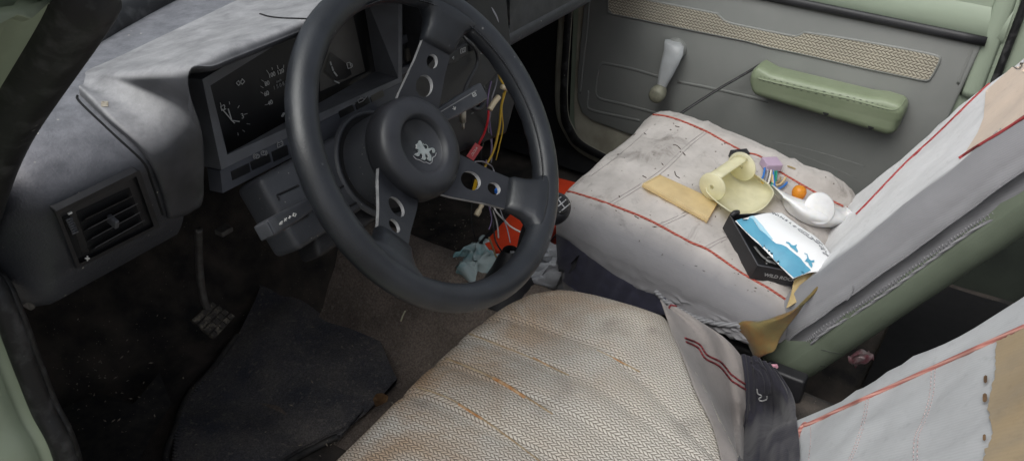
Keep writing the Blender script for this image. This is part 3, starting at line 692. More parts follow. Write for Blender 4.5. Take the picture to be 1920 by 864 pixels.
# painted shell behind the trim: outline in Y, Z
sh = [(.385,.66),(.362,.12),(.345,.085),(.31,.060),(.20,.045),(-.44,.045),(-.475,.09),(-.482,.40),(-.475,.58),(-.455,.62),(-.40,.615),(.385,.585)]
shell = slab('door_shell', [(DX+.012, y, z) for y, z in sh], .03, M_doorP, door, bevel=.004)
# rounded painted shoulder above the trim and window sill
rows = []
for i in range(31):
    y = .38-.85*i/30; rows.append([V((DX+.012,y,.505)),V((DX+.004,y,.515)),V((DX+.006,y,.545)),V((DX+.016,y,.575)),V((DX+.03,y,.592)),V((DX+.06,y,.598))])
obj('window_sill', *sheet(rows), M_doorP, door)
# dirt-beige paint left bare between the trim and the edge of the door
bare = [(.362,.52),(.352,.20),(.340,.10),(.315,.070),(.20,.052),(-.30,.048)]; inn_ = [(.330,.52),(.338,.20),(.325,.16),(.30,.147),(.20,.140),(-.30,.118)]
obj('bare_edge', *sheet([[V((DX+.0085, p.y, p.z)) for p in spline([V((0, y, z)) for y, z in r], 6)] for r in (bare, inn_)]), mat('bare_edge_paint', (.46,.44,.36), .5, (.30,.28,.22), 14), door)
# trim panel
edge = [(.335,.505),(.343,.40),(.345,.25),(.340,.185),(.325,.155),(.30,.143),(.20,.136),(-.30,.115),(-.395,.12),(-.412,.15),(-.424,.35),(-.437,.47),(-.440,.505),(-.2,.503),(.1,.500)]
trim = slab('trim_panel', [(DX, y, z) for y, z in edge], .010, M_trim, door, bevel=.0035)
BT = BVHTree.FromPolygons([(DX,-2,-2),(DX,2,-2),(DX,2,2),(DX,-2,2)], [(0,1,2,3)])
def emboss(name, pts, r=.0030, m=M_trim): return tube(name, hits(BT, pts, -.0003), r, m, trim, sides=10, per=1, flat=(X_, .28))
# pressed panel lines: a rib with a dark valley beside it
M_trimD = mat('door_vinyl_valley', (.075,.077,.073), .7)
def press(pts, dy=3):
    emboss('pressed_rib', pts); tube('pressed_valley', hits(BT, [(x+.5, y+dy) for x, y in pts], .0002), .0007, M_trimD, trim, sides=6, per=2, flat=(X_, .3))
press([(1270,153),(1345,168),(1420,185),(1440,190)])
press([(1240,145),(1180,128),(1135,119),(1127,121),(1121,135),(1117,165),(1118,178),(1128,186),(1170,196),(1245,216)])
press([(1103,170),(1101,196),(1108,206),(1150,216),(1200,226)])
press([(1105,0),(1100,60),(1092,130),(1088,175)], 1)
emboss('pressed_rib', [(1448,266),(1500,277),(1560,293),(1622,312)], .0017)
emboss('pressed_rib', [(1475,282),(1530,302),(1606,334)], .0014)
press([(1828,80),(1812,120),(1796,158)], 2)
# woven strip in the upper half
stp = [(1141,-8),(1141,18),(1148,26),(1200,36),(1300,57),(1400,77),(1440,88),(1500,100),(1600,123),(1700,144),(1730,150),(1743,149),(1757,125),(1762,112),(1755,105),(1700,93),(1600,75),(1515,62),(1506,63),(1495,68),(1480,67),(1425,56),(1372,45),(1356,38),(1347,28),(1338,25),(1250,8),(1180,-6)]
strip = slab('fabric_strip', [dp(x, y, .0035) for x, y in stp], .006, M_weaveD, trim)
tube('strip_border', [dp(x, y, .001) for x, y in stp+stp[:1]], .0028, M_trim, strip, per=2)
# black seal between trim and paint
obj('top_seal', *tube_vf([V((DX-.005, .40-.845*i/20, .508)) for i in range(21)], .0088, 10, flat=(X_, .6)), M_black, door)
tube('window_upright', [V((DX+.010,-.447,.40)), V((DX+.010,-.450,.50)), V((DX+.012,-.452,.56)), V((DX+.02,-.46,.75))], .017, M_doorP, door, flat=(X_, .45))
# armrest
def armf(p):
    x, y, z = p; t = (y+.142)/.284         # 0 rear .. 1 front
    dep = .5+.5*min(1, max(0, (z+.035)/.05))   # undercut towards the bottom
    end = max(0, abs(y)-.10)/.045
    zz = z + (.010*max(0, 1-abs(y-.128)/.02) if z > .02 else 0) + (.006*max(0, 1-abs(y+.115)/.028) if z > .02 else 0)
    zz -= .012*(1-t) if z < -.01 else 0
    yy = y*(1 if z > 0 else 1-.07*min(1, -z/.03))
    return V((DX-.029+x*1.0+(.016*(1-dep) if x < 0 else 0)+(0 if x > 0 else 0), -.207+yy, .351+zz))
arm = thing_part = obj('armrest', *rbox((.031,.146,.0275), .014, 10, armf), M_arm, door)
BA = bvh(arm)
tube('armrest_seam', hits(BA, [(1421,146),(1432,150),(1500,166),(1600,188),(1665,205),(1685,203),(1698,186)], .0002), .0011, M_arm, arm)
mb = MB()
for pts in ([(1424,150),(1500,169),(1600,191),(1668,208)], [(1426,143),(1500,162),(1600,184),(1666,201)]):
    q = hits(BA, pts, .0003, 14)
    for a, b in zip(q[::2], q[1::2]): mb.add(*tube_vf([a, a.lerp(b, .7)], .0005, 4))
mb.build('armrest_stitching', M_greenD, arm)
for (x, y) in [(1549,212),(1633,238)]:
    pp = hit(BA, x, y, .0006); obj('screw_hole', *lathe_vf([(0,0),(.0048,0),(.0058,-.001)], frame(pp, Y_, V((-.5,0,-.85)), V((-.85,0,-.5))), 16), M_void, arm)
# window crank
ck = []
for (cx, cy, hw, d) in [(1262,78,16,.012),(1264,84,20,.020),(1263,98,20,.026),(1256,118,18,.030),(1249,138,15,.034),(1243,155,11,.037),(1239,168,9,.038)]:
    c = dp(cx, cy, d); hw = hw*.00108; th = .009
    ck.append([c+Y_*(hw*math.cos(2*math.pi*k/16))*1.0+X_*(-th*math.sin(2*math.pi*k/16))*(.8+.2*math.sin(2*math.pi*k/16)) for k in range(16)])
crk = obj('window_crank', *loft(ck), M_crank, door); hard(crk, 50)
kd = V((-1,0,-.15)).normalized(); obj('crank_knob', *lathe_vf([(0,.026),(.011,.026),(.0160,.023),(.0178,.013),(.0160,.001),(.011,-.006),(0,-.006)], frame(dp(1238,171,.040), Y_, Z_, kd), 24), M_knob, crk)
obj('crank_boss', *lathe_vf([(.024,0),(.024,.006),(.018,.012),(0,.013)], frame(dp(1268,92,0), Y_, Z_, -X_), 24), M_trim, crk)

sill = thing('door_sill', 'grimy beige painted sill edge below the passenger door in the dark footwell', 'sill', (.70,.2,0))
rows = []
for i in range(25):
    t = i/24
    q = [V((0,.372,.66)),V((0,.372,.40)),V((0,.368,.18)),V((0,.345,.11)),V((0,.29,.075)),V((0,.1,.058)),V((0,-.5,.05))]
pth = spline(q, 8); pth = [V((DX+.006, p.y, p.z)) for p in pth]
rows = []
for i, p in enumerate(pth):
    d = (pth[min(i+1,len(pth)-1)]-pth[max(i-1,0)]).normalized(); o = V((0,-d.z,d.y))
    rows.append([p+o*.034+X_*.0, p+o*.026-X_*.006, p+o*.008-X_*.007, p-o*.002-X_*.002])
obj('painted_edge', *sheet(rows), M_sillP, sill)
rows2 = [[r[3]+V((-.002,0,0)), r[3]+V((-.010,0,-.004)), r[3]+V((-.012,.006,-.018))] for r in rows]
obj('edge_seal', *sheet([[r[3]-X_*.004, p_-X_*.014, p_-X_*.006] for r, p_ in zip(rows, [r[3]*1.0+V((0,.012,-.012)) for r in rows])]), M_rubber, sill)
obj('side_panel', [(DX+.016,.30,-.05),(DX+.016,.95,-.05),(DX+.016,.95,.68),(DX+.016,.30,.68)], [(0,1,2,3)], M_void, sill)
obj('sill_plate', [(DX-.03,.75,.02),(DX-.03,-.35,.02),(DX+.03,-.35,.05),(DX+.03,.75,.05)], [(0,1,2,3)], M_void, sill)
bp = thing('centre_pillar', 'pale green painted door pillar with black rubber seal behind the passenger seat', 'pillar', (.72,-.55,0))
rows = []
for i in range(21):
    z = .33+.47*i/20; y0 = -.470-.02*z; rows.append([V((.71,y0+.02,z)),V((.700,y0,z)),V((.694,y0-.02,z)),V((.694,y0-.055,z)),V((.70,y0-.075,z)),V((.71,y0-.16,z)),V((.71,y0-.30,z))])
obj('painted_post', *sheet(rows), M_doorP, bp)
obj('rubber_seal', *tube_vf([V((.690,-.462-.03*(.02+.78*i/20)-.003, .02+.78*i/20)) for i in range(21)], .007, 10), M_rubber, bp)
rows = []
strap = thing('door_strap', 'black strap stretched from the front of the green armrest down behind the seat', 'strap', (.64,0,.3))
obj('webbing', *tube_vf(spline([at(1434,116,X=.672), at(1400,137,X=.66), at(1340,172,X=.63), at(1270,217,X=.57)], 8), .0036, 8, flat=(Z_, .55)), M_rubber, strap)

# ================================================================== SEATS
def seat_group(): return 'front seats'
ps = thing('passenger_seat', 'passenger seat in a dirty white cloth cover with red piping and green vinyl back', 'car seat', (.24,-.2,0))
def cush(cx, cy, hx, hy, top, bot, r, fn, n=26):
    zc = (top+bot)/2; hz = (top-bot)/2
    def d(p):
        q = V((cx+p[0], cy+p[1], zc+p[2])); k = (p[2]+hz)/(2*hz); u, v = p[0]/hx, p[1]/hy
        return fn(q, k, u, v)
    return rbox((hx, hy, hz), r, n, d)
def pf(q, k, u, v):
    q.z += k*((q.y-.05)*.17 + .014*(1-u*u)*(1-v*v) - .020*max(0, v)**3)
    lump = nz(q, 9, .005)+nz(q, 22, .0018, 5)+.016*math.exp(-((u-.80)/.16)**2)
    # quilt seams across the cushion
    for y0 in (.02,-.075,-.20): lump -= .0028*math.exp(-((q.y-y0+.05*(u*.2))/.006)**2)*(1 if k > .6 else 0)
    lump -= .004*math.exp(-((abs(u)-.78)/.035)**2) if k > .6 else 0
    lump += .0045*(1-min(1, abs(nz((q.x*.5, q.y*2.2, q.z*.6), 16, 3, 21))))**2 - .002
    wr = .0055*(1-min(1, abs(nz((q.x*.3, q.y*3+q.z*1.2, q.z*.4), 10, 3, 11))))**2*max(0, min(1, (.9-k)*3)); q.x -= wr*(1 if u < 0 else -1)*abs(u)
    ss = max(0, min(1, (-.04-q.y)/.16)); q.z += max(0, 1-k*1.4)*.085*ss*ss*(3-2*ss)
    q.z += k*lump; q.x += (1-k)*nz(q, 11, .008, 3)-(.012*(1-k) if u < 0 else 0)
    q.y -= .05*max(0, v)*(1-k) ; q.x -= u*.020*max(0, v)**2
    return q
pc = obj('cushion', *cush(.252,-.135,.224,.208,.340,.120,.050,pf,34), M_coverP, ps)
B = bvh(pc); BP = B
for nm, pts in dict(a=[(1040,362),(1055,357),(1090,366),(1142,383),(1215,412),(1290,452),(1330,470),(1390,512),(1440,540),(1475,563)], b=[(1205,221),(1225,216),(1262,222),(1320,245),(1362,268),(1395,285),(1425,294),(1455,318),(1500,345),(1545,370),(1592,392)]).items():
    tube('piping', hits(B, pts, .0006, 6), .0019, M_cord, pc)
for pts in ([(1142,381),(1190,352),(1240,318),(1290,270),(1322,246)], [(1146,385),(1195,355),(1245,321),(1295,273),(1326,249)], [(1236,420),(1280,400),(1330,365)], [(1240,424),(1285,403),(1334,368)], [(1075,350),(1120,322),(1180,275),(1215,243)], [(1320,464),(1350,448),(1390,432)], [(1325,468),(1356,451),(1394,436)]):
    tube('stitch_line', hits(B, pts, .0001, 5), .0007, M_seam, pc, sides=5)
sk = drape('side_skirt', B, [(1046,436),(1070,450),(1100,474),(1150,510),(1200,540),(1250,556),(1262,585),(1200,590),(1100,560),(1052,520)], .0040, M_skirt, pc, step=6)
tube('gathered_hem', hits(B, [(1230,545),(1260,572),(1310,597),(1350,606),(1390,610)], .002, 6), .0042, M_hem, pc)
obj('seat_base', *rbox((.17,.20,.07), .02, 3, lambda p: V((.25+p[0], -.17+p[1], .085+p[2]))), M_black, ps)
# backrest: local frame on the reclined front face
def backf(o, s, c, hx):
    ub = V((0,-s,c)).normalized(); nb = V((0,ub.z,-ub.y)); return V(o), ub, nb
PO_, PU, PNn = backf((.262,-.318,.235), .51, .86, .2)
def cov(hx, t, h0, h1, r, O, U, Nn, fn=None, n=20, tb=0):
    def d(p):
        x, y, z = p[0], (h0+h1)/2+p[2], -(t/2+tb)+p[1]
        k = (p[1]+t/2)/t; a = x/hx; v = (y-h0)/(h1-h0)
        dx, dz = (fn(x, y, z, k, a, v) if fn else (0, 0))
        return O + X_*(x+dx) + U*y + Nn*(z+dz)
    return rbox((hx, t/2, (h1-h0)/2), r, n, d)
def pbf(x, y, z, k, a, v):
    w = nz((x, y, z), 8, .006)+nz((x, y, z), 20, .0025, 4)+.004*(1-min(1, abs(nz((x*2.0+y*.9, y*.8, 0), 12, 3, 31))))**2*(1-min(1, max(0, v)))
    dz = k*(.012*(1-a*a)*0 + w - .020*max(0, .12-v)/.12) + k*(.010*abs(a)**3) 
    dz -= (1-k)*.0
    return (-a*.018*max(0,.15-v)/.15 + (nz((x,y,z), 25, .003) if abs(a) > .9 else 0), dz)
pcore = obj('back_shell', *cov(.2035,.105,-.085,.62,.045,PO_,PU,PNn,None,14,.006), M_vinylG, ps)
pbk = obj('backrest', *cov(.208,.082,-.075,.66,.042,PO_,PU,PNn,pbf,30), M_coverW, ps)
B = bvh(pbk)
tube('piping', hits(B, [(1606,402),(1625,383),(1700,305),(1760,250),(1840,172),(1930,92)], .0006, 6), .0019, M_cordD, pbk)
drape('beige_insert', B, [(1850,172),(1935,95),(1940,205),(1880,246),(1810,290),(1835,250),(1846,222),(1848,195)], .0016, M_beige, pbk, step=8)
tube('piping', hits(B, [(1800,298),(1830,278),(1880,248),(1935,213)], .0014, 6), .0018, M_cordD, pbk)
# zig-zag hem on the edge of the cover
hem = [(1507,672),(1516,650),(1545,622),(1600,588),(1650,555),(1700,520),(1750,483),(1800,447),(1850,415),(1925,383)]
hq = hits(B, hem, .0012, 8); tube('hem_edge', hq, .0024, M_hem, pbk)
mb = MB()
for a, b in zip(hits(B, hem, .0016, 9), hits(B, [(x-6, y-9) for x, y in hem], .0006, 9)): mb.add(*tube_vf([a, b], .0006, 5))
mb.build('hem_stitches', M_hem, pbk)
BG = bvh(pcore)
for pts in ([(1540,655),(1590,662),(1640,640),(1690,600)], [(1538,685),(1600,690),(1650,662),(1690,620)]):
    tube('vinyl_stitch', hits(BG, pts, .0003), .0006, M_greenD, pcore, sides=5)
# loose threads
ths = thing('loose_thread', 'pale loose thread clinging to the grey side of the passenger backrest', 'thread', tuple(hit(B, 1595, 555)))
obj('strand', *tube_vf(hits(B, [(1588,562),(1594,556),(1598,548),(1601,540),(1600,535)], .001), .0007, 5), M_coverW, ths)

# --- driver seat
ds = thing('driver_seat', 'driver seat with worn tweed cushion, rust stains and a torn white cover on its back', 'car seat', (-.35,-.25,0))
SEAM = [-.298,-.361,-.427]
def df(q, k, u, v):
    q.z += k*((q.y-.0)*.06 + .012*(1-u*u) - .020*max(0, v)**2)
    lump = nz(q, 7, .006)+nz(q, 16, .002, 9)
    for x0 in SEAM+[-.235]: lump -= .0045*math.exp(-((q.x-x0-nz(q, 9, .006))/.0075)**2)*(.4+.6*max(0, v*1.0+.5))
    q.z += k*lump
    if u > 0: q.x -= u*max(0, -.185-q.y)*1.0
    rr = max(0, v)**3; q.x -= u*.075*max(0, v)**4*(1 if u > 0 else .3); q.y -= .03*(u if u > 0 else 0)**4
    q.y -= .05*(1-k)*max(0, v); q.x -= u*.02*(1-k); q.x -= .05*max(0, -v-.2)*max(0, u)
    return q
dc = obj('cushion', *cush(-.350,-.235,.268,.245,.322,.130,.058,df,44), M_weave, ds)
B = bvh(dc); BC = B
for pts, m_, r in (([(836,671),(880,688),(925,708),(965,730),(1000,752),(1037,776)], M_groove, .0014), ([(925,708),(955,725),(985,745)], M_rust, .0024), ([(880,625),(940,648),(1000,672),(1067,703)], M_groove, .0012), ([(1000,670),(1030,686)], M_rust, .0014), ([(782,725),(850,750),(930,802),(1013,864)], M_groove, .0012), ([(860,757),(905,785)], M_rust, .0016), ([(1120,656),(1160,675),(1200,697)], M_groove, .0012), ([(1150,670),(1175,684)], M_rust, .0012)):
    tube('stained_seam', hits(B, pts, -.0003, 8), r, m_, dc, sides=6)
obj('seat_base', *rbox((.20,.20,.06), .02, 3, lambda p: V((-.36+p[0], -.25+p[1], .07+p[2]))), M_black, ds)
DO_, DU, DN = backf((-.352,-.402,.232), .55, .835, .2)
def dbf(x, y, z, k, a, v):
    w = nz((x, y, z), 7, .007, 2)+nz((x, y, z), 17, .003, 8)+.004*(1-min(1, abs(nz((x*1.1-y*1.2, y*.9+x*.5, 0), 9, 3, 41))))**2
    dz = k*w + k*.006*abs(a)**4
    return (-(a > 0)*.030*max(0,.12-v)/.12*.7, dz)
dbk = obj('backrest', *cov(.240,.110,-.09,.62,.052,DO_,DU,DN,dbf,32), [M_coverD, M_coverS], ds)
B = bvh(dbk); BK = B
tube('piping', hits(B, [(1494,832),(1500,808),(1510,795),(1518,795),(1590,762),(1700,713),(1800,668),(1925,612)], .0008, 8), .0026, M_cordP, dbk)
for pts in ([(1520,797),(1520,830),(1514,880)], [(1630,742),(1622,790),(1606,840),(1590,875)], [(1625,744),(1617,790),(1601,840),(1585,875)], [(1754,688),(1750,740),(1735,790),(1722,820),(1720,880)], [(1747,691),(1743,742),(1729,790),(1715,822),(1713,880)]):
    q = hits(B, pts, .0003, 16); mb = MB()
    for a, b in zip(q[::2], q[1::2]): mb.add(*tube_vf([a, b], .0006, 4))
    mb.build('stitch_line', M_seamP, dbk)
drape('tan_foam_insert', B, [(1871,642),(1935,612),(1935,880),(1846,880),(1848,850),(1862,825),(1864,800),(1855,770),(1860,740),(1868,710)], .0022, M_tan, dbk, step=8, rag=5, seed=3)
for (x, y, r) in [(1853,715,6),(1852,750,7),(1851,825,5)]:
    drape('torn_hole', B, [(x+r*math.cos(a*.785)*(.6+.2*(a % 2)), y+r*1.3*math.sin(a*.785)) for a in range(8)], .0034, M_leaf, dbk, step=5)

# ================================================================== LOOSE CLOTH BETWEEN THE SEATS
def clothsheet(name, label, cat, grid, m, nu=6, nv=6, fold=None, th=.002):
    g = grid3(grid, nu, nv)
    if fold: g = [[p+fold(i/(len(g)-1), j/(len(r)-1), p) for j, p in enumerate(r)] for i, r in enumerate(g)]
    def clear(p):
        r = p-CAM; L = r.length; r.normalize(); m_ = L
        for T in (BC, BK):
            h_ = T.ray_cast(CAM, r)
            if h_[0] is not None and h_[3]-.010 < m_ and h_[3] > L-.20: m_ = h_[3]-.010
        return CAM+r*m_
    g = [[clear(p) for p in r] for r in g]
    t = thing(name, label, cat, tuple(g[len(g)//2][len(g[0])//2])); o = obj(name+'_fabric', *sheet(g), m, t); thick(o, th); return t, o
def rest(x, y, X, off):
    """point on whichever lies nearest: the driver cushion, its backrest, or the gap at X"""
    r = ray(x, y).normalized(); d = [(at(x, y, X=X)-CAM).length]
    for T in (BC, BK):
        h_ = T.ray_cast(CAM, r)
        if h_[0] is not None: d.append(h_[3]-off)
    return CAM+r*min(d)
def G(rows, off=.006): return [[rest(x, y, X, off) for (x, y, w, X) in r] for r in rows]
# taupe cover pulled aside over the right flank of the driver cushion
gr = G([[(1238,562,'X',-.085),(1250,570,'X',-.072),(1268,577,'X',-.055),(1290,590,'X',-.03)],
        [(1254,606,'X',-.110),(1300,612,'X',-.075),(1340,620,'X',-.045),(1376,650,'X',-.025)],
        [(1280,664,'X',-.135),(1330,672,'X',-.085),(1368,676,'X',-.052),(1402,700,'X',-.035)],
        [(1306,734,'X',-.160),(1352,742,'X',-.105),(1384,744,'X',-.068),(1406,770,'X',-.050)],
        [(1338,802,'X',-.190),(1368,806,'X',-.140),(1386,808,'X',-.100),(1401,830,'X',-.075)],
        [(1358,880,'X',-.215),(1380,884,'X',-.17),(1388,886,'X',-.13),(1394,900,'X',-.10)]])
pull, pullo = clothsheet('pulled_cover', 'taupe grey seat cover pulled aside along the right edge of the tweed cushion', 'seat cover', gr, M_grey, 8, 8, lambda i, j, p: V((-.5,-.1,.8))*(.0070*math.sin(j*15+i*4)*math.sin(math.pi*j)+.0012*math.sin(j*38-i*9)))
BQ = bvh(pullo)
for pts in ([(1284,634),(1310,645),(1325,665),(1350,678),(1372,702),(1400,722)], [(1286,641),(1308,652),(1322,672),(1348,686),(1370,711),(1400,731)]):
    tube('maroon_stitching', hits(BQ, pts, .0008), .0014, M_stitch, pullo)
tube('maroon_stitching', hits(BQ, [(1254,578),(1260,570),(1268,575)], .0006), .0013, M_stitch, pullo)
gr = G([[(1392,664,'X',-.03),(1412,668,'X',-.02),(1432,676,'X',-.01),(1452,690,'X',0.0)],
        [(1398,720,'X',-.045),(1424,716,'X',-.028),(1458,724,'X',-.02),(1484,740,'X',-.015)],
        [(1396,780,'X',-.062),(1428,776,'X',-.040),(1466,776,'X',-.034),(1496,800,'X',-.03)],
        [(1388,832,'X',-.085),(1424,830,'X',-.060),(1464,832,'X',-.05),(1500,845,'X',-.05)],
        [(1378,890,'X',-.11),(1420,890,'X',-.085),(1464,890,'X',-.07),(1498,892,'X',-.07)]])
bag, bago = clothsheet('dark_cloth', 'dark navy gathered cloth with a wire hook beside the driver seat', 'cloth', gr, M_navy, 16, 16, lambda i, j, p: V((-.5,-.1,.8))*(.0055*math.sin(j*17+i*2.5+1)*math.sin(math.pi*min(1,j*1.1))+.002*math.sin(j*41+i*3)))
BB = bvh(bago)
tube('wire_hook', hits(BB, [(1421,727),(1422,735),(1427,740),(1424,746),(1428,750),(1436,746),(1437,740)], .0022), .0011, M_print, bago, label='small bent wire hook')
for x in (1404, 1416):
    tube('hem_fold', hits(BB, [(x,676),(x+14,690),(x+24,712),(x+26,735)], .0016), .0022, M_navy, bago)
# seat belt buckle and pink tab in the gap
bk_ = thing('belt_buckle', 'black seat belt buckle with a pink tab in the gap between the seats', 'buckle', tuple(at(1455,690,X=.02)))
obj('housing', *rbox((.012,.030,.022), .005, 3, lambda p: at(1470,715,X=.022)+p), M_black, bk_)
slab('release_tab', [at(x, y, X=.008) for x, y in [(1424,685),(1456,685),(1458,690),(1430,693)]], .004, mat('pink_tab', (.72,.36,.45), .4), bk_)
obj('red_button', *rbox((.004,.006,.005), .002, 2, lambda p: at(1421,681,X=.008)+p), M_red, bk_)

# olive rag and brown film tucked under the passenger backrest
gr = G([[(1500,575,'X',.05),(1522,554,'X',.062),(1550,520,'X',.075)],
        [(1440,598,'X',.030),(1472,592,'X',.030),(1506,574,'X',.055)],
        [(1384,606,'X',.020),(1424,618,'X',.012),(1466,630,'X',.03)],
        [(1404,650,'X',.026),(1418,660,'X',.012),(1452,655,'X',.014)],
        [(1412,668,'X',.024),(1424,669,'X',.014),(1436,662,'X',.014)]])
olv, olvo = clothsheet('olive_rag', 'frayed olive brown rag hanging off the rear edge of the passenger cushion', 'rag', gr, M_olive, 8, 8, lambda i, j, p: V((-.5,0,.8))*(nz(p, 38, .006)+nz(p, 90, .0025)))

# ================================================================== LITTER ON THE PASSENGER CUSHION
UPN = V((0,-.17,.985)).normalized()
def seatp(x, y, h=0):
    """point h above the cushion cloth, seen at x, y"""
    p = hit(BP, x, y); return at(x, y, pl=(p+UPN*h, UPN))
# amber strip lens
al = thing('amber_lens', 'flat amber indicator lens strip lying on the white passenger seat', 'lens', tuple(seatp(1275,368)))
q = [(1208,345),(1240,328),(1348,377),(1328,411)]
tp = [seatp(x, y, .010) for x, y in q]
lens = slab('lens_plate', [tp[0]+(tp[1]-tp[0])*.06, tp[1], tp[2], tp[3]+(tp[2]-tp[3])*.06], .0022, M_amber, al, bevel=.0012)
slab('front_rim', [tp[0], tp[3], tp[3]-UPN*.007, tp[0]-UPN*.007], .002, M_amber, al, bevel=.0008)
slab('end_rim', [tp[2], tp[3], tp[3]-UPN*.008, tp[2]-UPN*.008], .003, M_amber, al, bevel=.0008)
slab('end_rim', [tp[0], tp[1], tp[1]-UPN*.008, tp[0]-UPN*.008], .003, M_amber, al, bevel=.0008)
# cream lamp housing: oblong dish, two round ears joined by a rounded wall
hs = thing('lamp_housing', 'translucent cream plastic lamp housing with two round ears on the passenger seat', 'lamp housing', tuple(seatp(1390,365)))
dish = []
outer = [(1368,397),(1340,376),(1323,352),(1345,322),(1385,308),(1410,322),(1438,342),(1451,358),(1448,372),(1430,392),(1400,403)]
def ring(pts, s, h, c): return [seatp(c[0]+(x-c[0])*s, c[1]+(y-c[1])*s, h) for x, y in pts]
sm = [(p.x, p.y) for p in spline([V((x, y, 0)) for x, y in outer+outer[:1]], 5)[:-1]]
cc = (1398, 362)
rings = [ring(sm, .80, .002, cc), ring(sm, .96, .006, cc), ring(sm, 1.0, .024, cc), ring(sm, .97, .0245, cc), ring(sm, .92, .009, cc), ring(sm, .72, .005, cc)]
vs, fs = loft(rings, cap=False); nn = len(sm); fs += [tuple(range(nn)), tuple(range(5*nn, 6*nn))]
obj('dish', vs, fs, M_cream, hs)
# axis between the ears
ea = seatp(1336, 350, .030); eb = seatp(1391, 312, .034); axd = (eb-ea).normalized(); e2 = UPN.cross(axd).normalized(); e3 = axd.cross(e2)
def ear(c, r):
    f = frame(c, e2, e3, axd)
    return obj('ear', *lathe_vf([(.0035,-.0022),(r-.001,-.0022),(r,-.001),(r,.001),(r-.001,.0022),(.0035,.0022),(.0035,-.0022)], f, 36), M_cream, hs)
ear(ea, .0235); ear(eb, .0250)
rows = []
for i in range(9):
    c = ea.lerp(eb, .06+.90*i/8); row = []
    for kk in range(15):
        a = math.radians(70+140*kk/14); row.append(c+e2*(.0205*math.cos(a))*(-1)+e3*(.0205*math.sin(a))) 
    rows.append(row)
thick(obj('curved_wall', *sheet(rows), M_cream, hs), .002)
# milky cover: crescent with upright disc
mk = thing('milky_cover', 'milky white plastic cover with a round disc at the front of the passenger backrest', 'plastic cover', tuple(seatp(1535,405)))
low_ = [(1465,368),(1475,392),(1500,412),(1530,423),(1570,425),(1596,422),(1607,408)]; top_ = [(1465,366),(1490,378),(1515,386),(1540,391),(1565,396),(1590,402),(1608,406)]
rw = []
for (lx, ly), (tx, ty) in zip(low_, top_):
    a = seatp(lx, ly, .003); b = seatp(tx, ty, .028); mid = a.lerp(b, .55)+V((-.012,-.010,.004)); rw.append([a, mid, b, b.lerp(a, .15)+V((.018,.018,0)), a+V((.03,.03,.0))])
thick(obj('crescent', *sheet(grid3(rw, 6, 5)), M_milk, mk), .0022)
dn = (V((-.62,-.52,.58))).normalized(); du = dn.cross(Z_).normalized(); dv = du.cross(dn)
dc_ = at(1537,391,pl=(seatp(1540,404,.026), dn)); fr_ = frame(dc_, du, dv, dn)
obj('disc', *lathe_vf([(0,.003),(.006,.0032),(.0235,.002),(.0265,0),(.0260,-.003),(.010,-.004),(0,-.004)], fr_, 40), M_milk, mk)
obj('tongue', *rbox((.030,.010,.0015), .0013, 4, lambda p: seatp(1580,408,.016)+(seatp(1606,412,.014)-seatp(1555,400,.02)).normalized()*p[0]+Y_*p[1]*(1-.5*max(0,p[0]/.03))+UPN*(p[2])), M_milk, mk)
# bulb
bl = thing('orange_bulb', 'small orange glass bulb standing behind the milky cover', 'bulb', tuple(seatp(1498,375)))
bc = seatp(1498,362,.014); bd = (V((.0,-.25,.4))+RM @ V((.15,1,0))).normalized(); b1 = bd.orthogonal().normalized(); b2 = bd.cross(b1)
obj('glass', *lathe_vf([(0,.0135),(.005,.0130),(.0095,.0095),(.0118,.004),(.0118,-.001),(.0095,-.007),(.0070,-.013),(.0068,-.018)], frame(bc, b1, b2, bd), 28), M_bulb, bl)
obj('base', *lathe_vf([(.0072,-.014),(.0072,-.026),(.0045,-.028),(0,-.028)], frame(bc, b1, b2, bd), 20), M_lead, bl)
tube('filament', [bc+b1*.004+bd*-.006, bc+b1*.005+bd*.004, bc+bd*.007, bc-b1*.005+bd*.003, bc-b1*.003-bd*.007], .0009, M_cream, bl, sides=5)
# connectors with wire tails
cb = thing('black_connector', 'small black plug lying on the red piping of the passenger seat', 'connector', tuple(seatp(1385,290)))
c0, c1, c2 = seatp(1369,284,.013), seatp(1400,281,.013), seatp(1371,293,.013); ex = (c1-c0); ey = (c2-c0)-ex.normalized()*((c2-c0).dot(ex.normalized()))
obj('plug_body', *rbox((ex.length/2, .0075, .0065), .0012, 2, lambda p: seatp(1386,290,.008)+ex.normalized()*p[0]+ey.normalized()*p[1]+UPN*p[2]), M_black, cb)
strokes('plug_rib', [[(1371,291),(1400,288)],[(1382,283),(1383,296)]], lambda x, y: seatp(x, y, .0165), .0008, M_stalk, cb)
cm = thing('mauve_connector', 'mauve wiring plug with a fan of cut coloured wires on the passenger seat', 'connector', tuple(seatp(1445,310)))
m0, m1, m2 = seatp(1433,301,.013), seatp(1461,300,.013), seatp(1432,316,.013); ex2 = (m1-m0).normalized(); ey2 = (m2-m0); ey2 = (ey2-ex2*ey2.dot(ex2)).normalized()
obj('plug_body', *rbox((.0150, .0125, .007), .0015, 2, lambda p: seatp(1446,308,.0085)+ex2*p[0]+ey2*p[1]+UPN*p[2]), M_mauve, cm)
for (c, pts) in [('blue',[(1434,315),(1432,328),(1428,337)]),('yellow',[(1432,345),(1420,335),(1410,322)]),('grey',[(1440,316),(1438,330),(1434,342)]),('white',[(1446,317),(1444,332),(1440,345)]),('green',[(1452,317),(1451,333),(1446,350)]),('green',[(1456,317),(1455,335),(1450,352)]),('blue',[(1449,318),(1452,345),(1455,355),(1468,350),(1476,342)]),('cream',[(1450,320),(1450,343),(1462,346),(1474,332)]),('brown',[(1448,319),(1447,340),(1458,342),(1464,333)])]:
    q = [seatp(x, y, .007-.003*i/len(pts)) for i, (x, y) in enumerate(pts)]; tube('wire', q, .0019, WM[c], cm, sides=6)
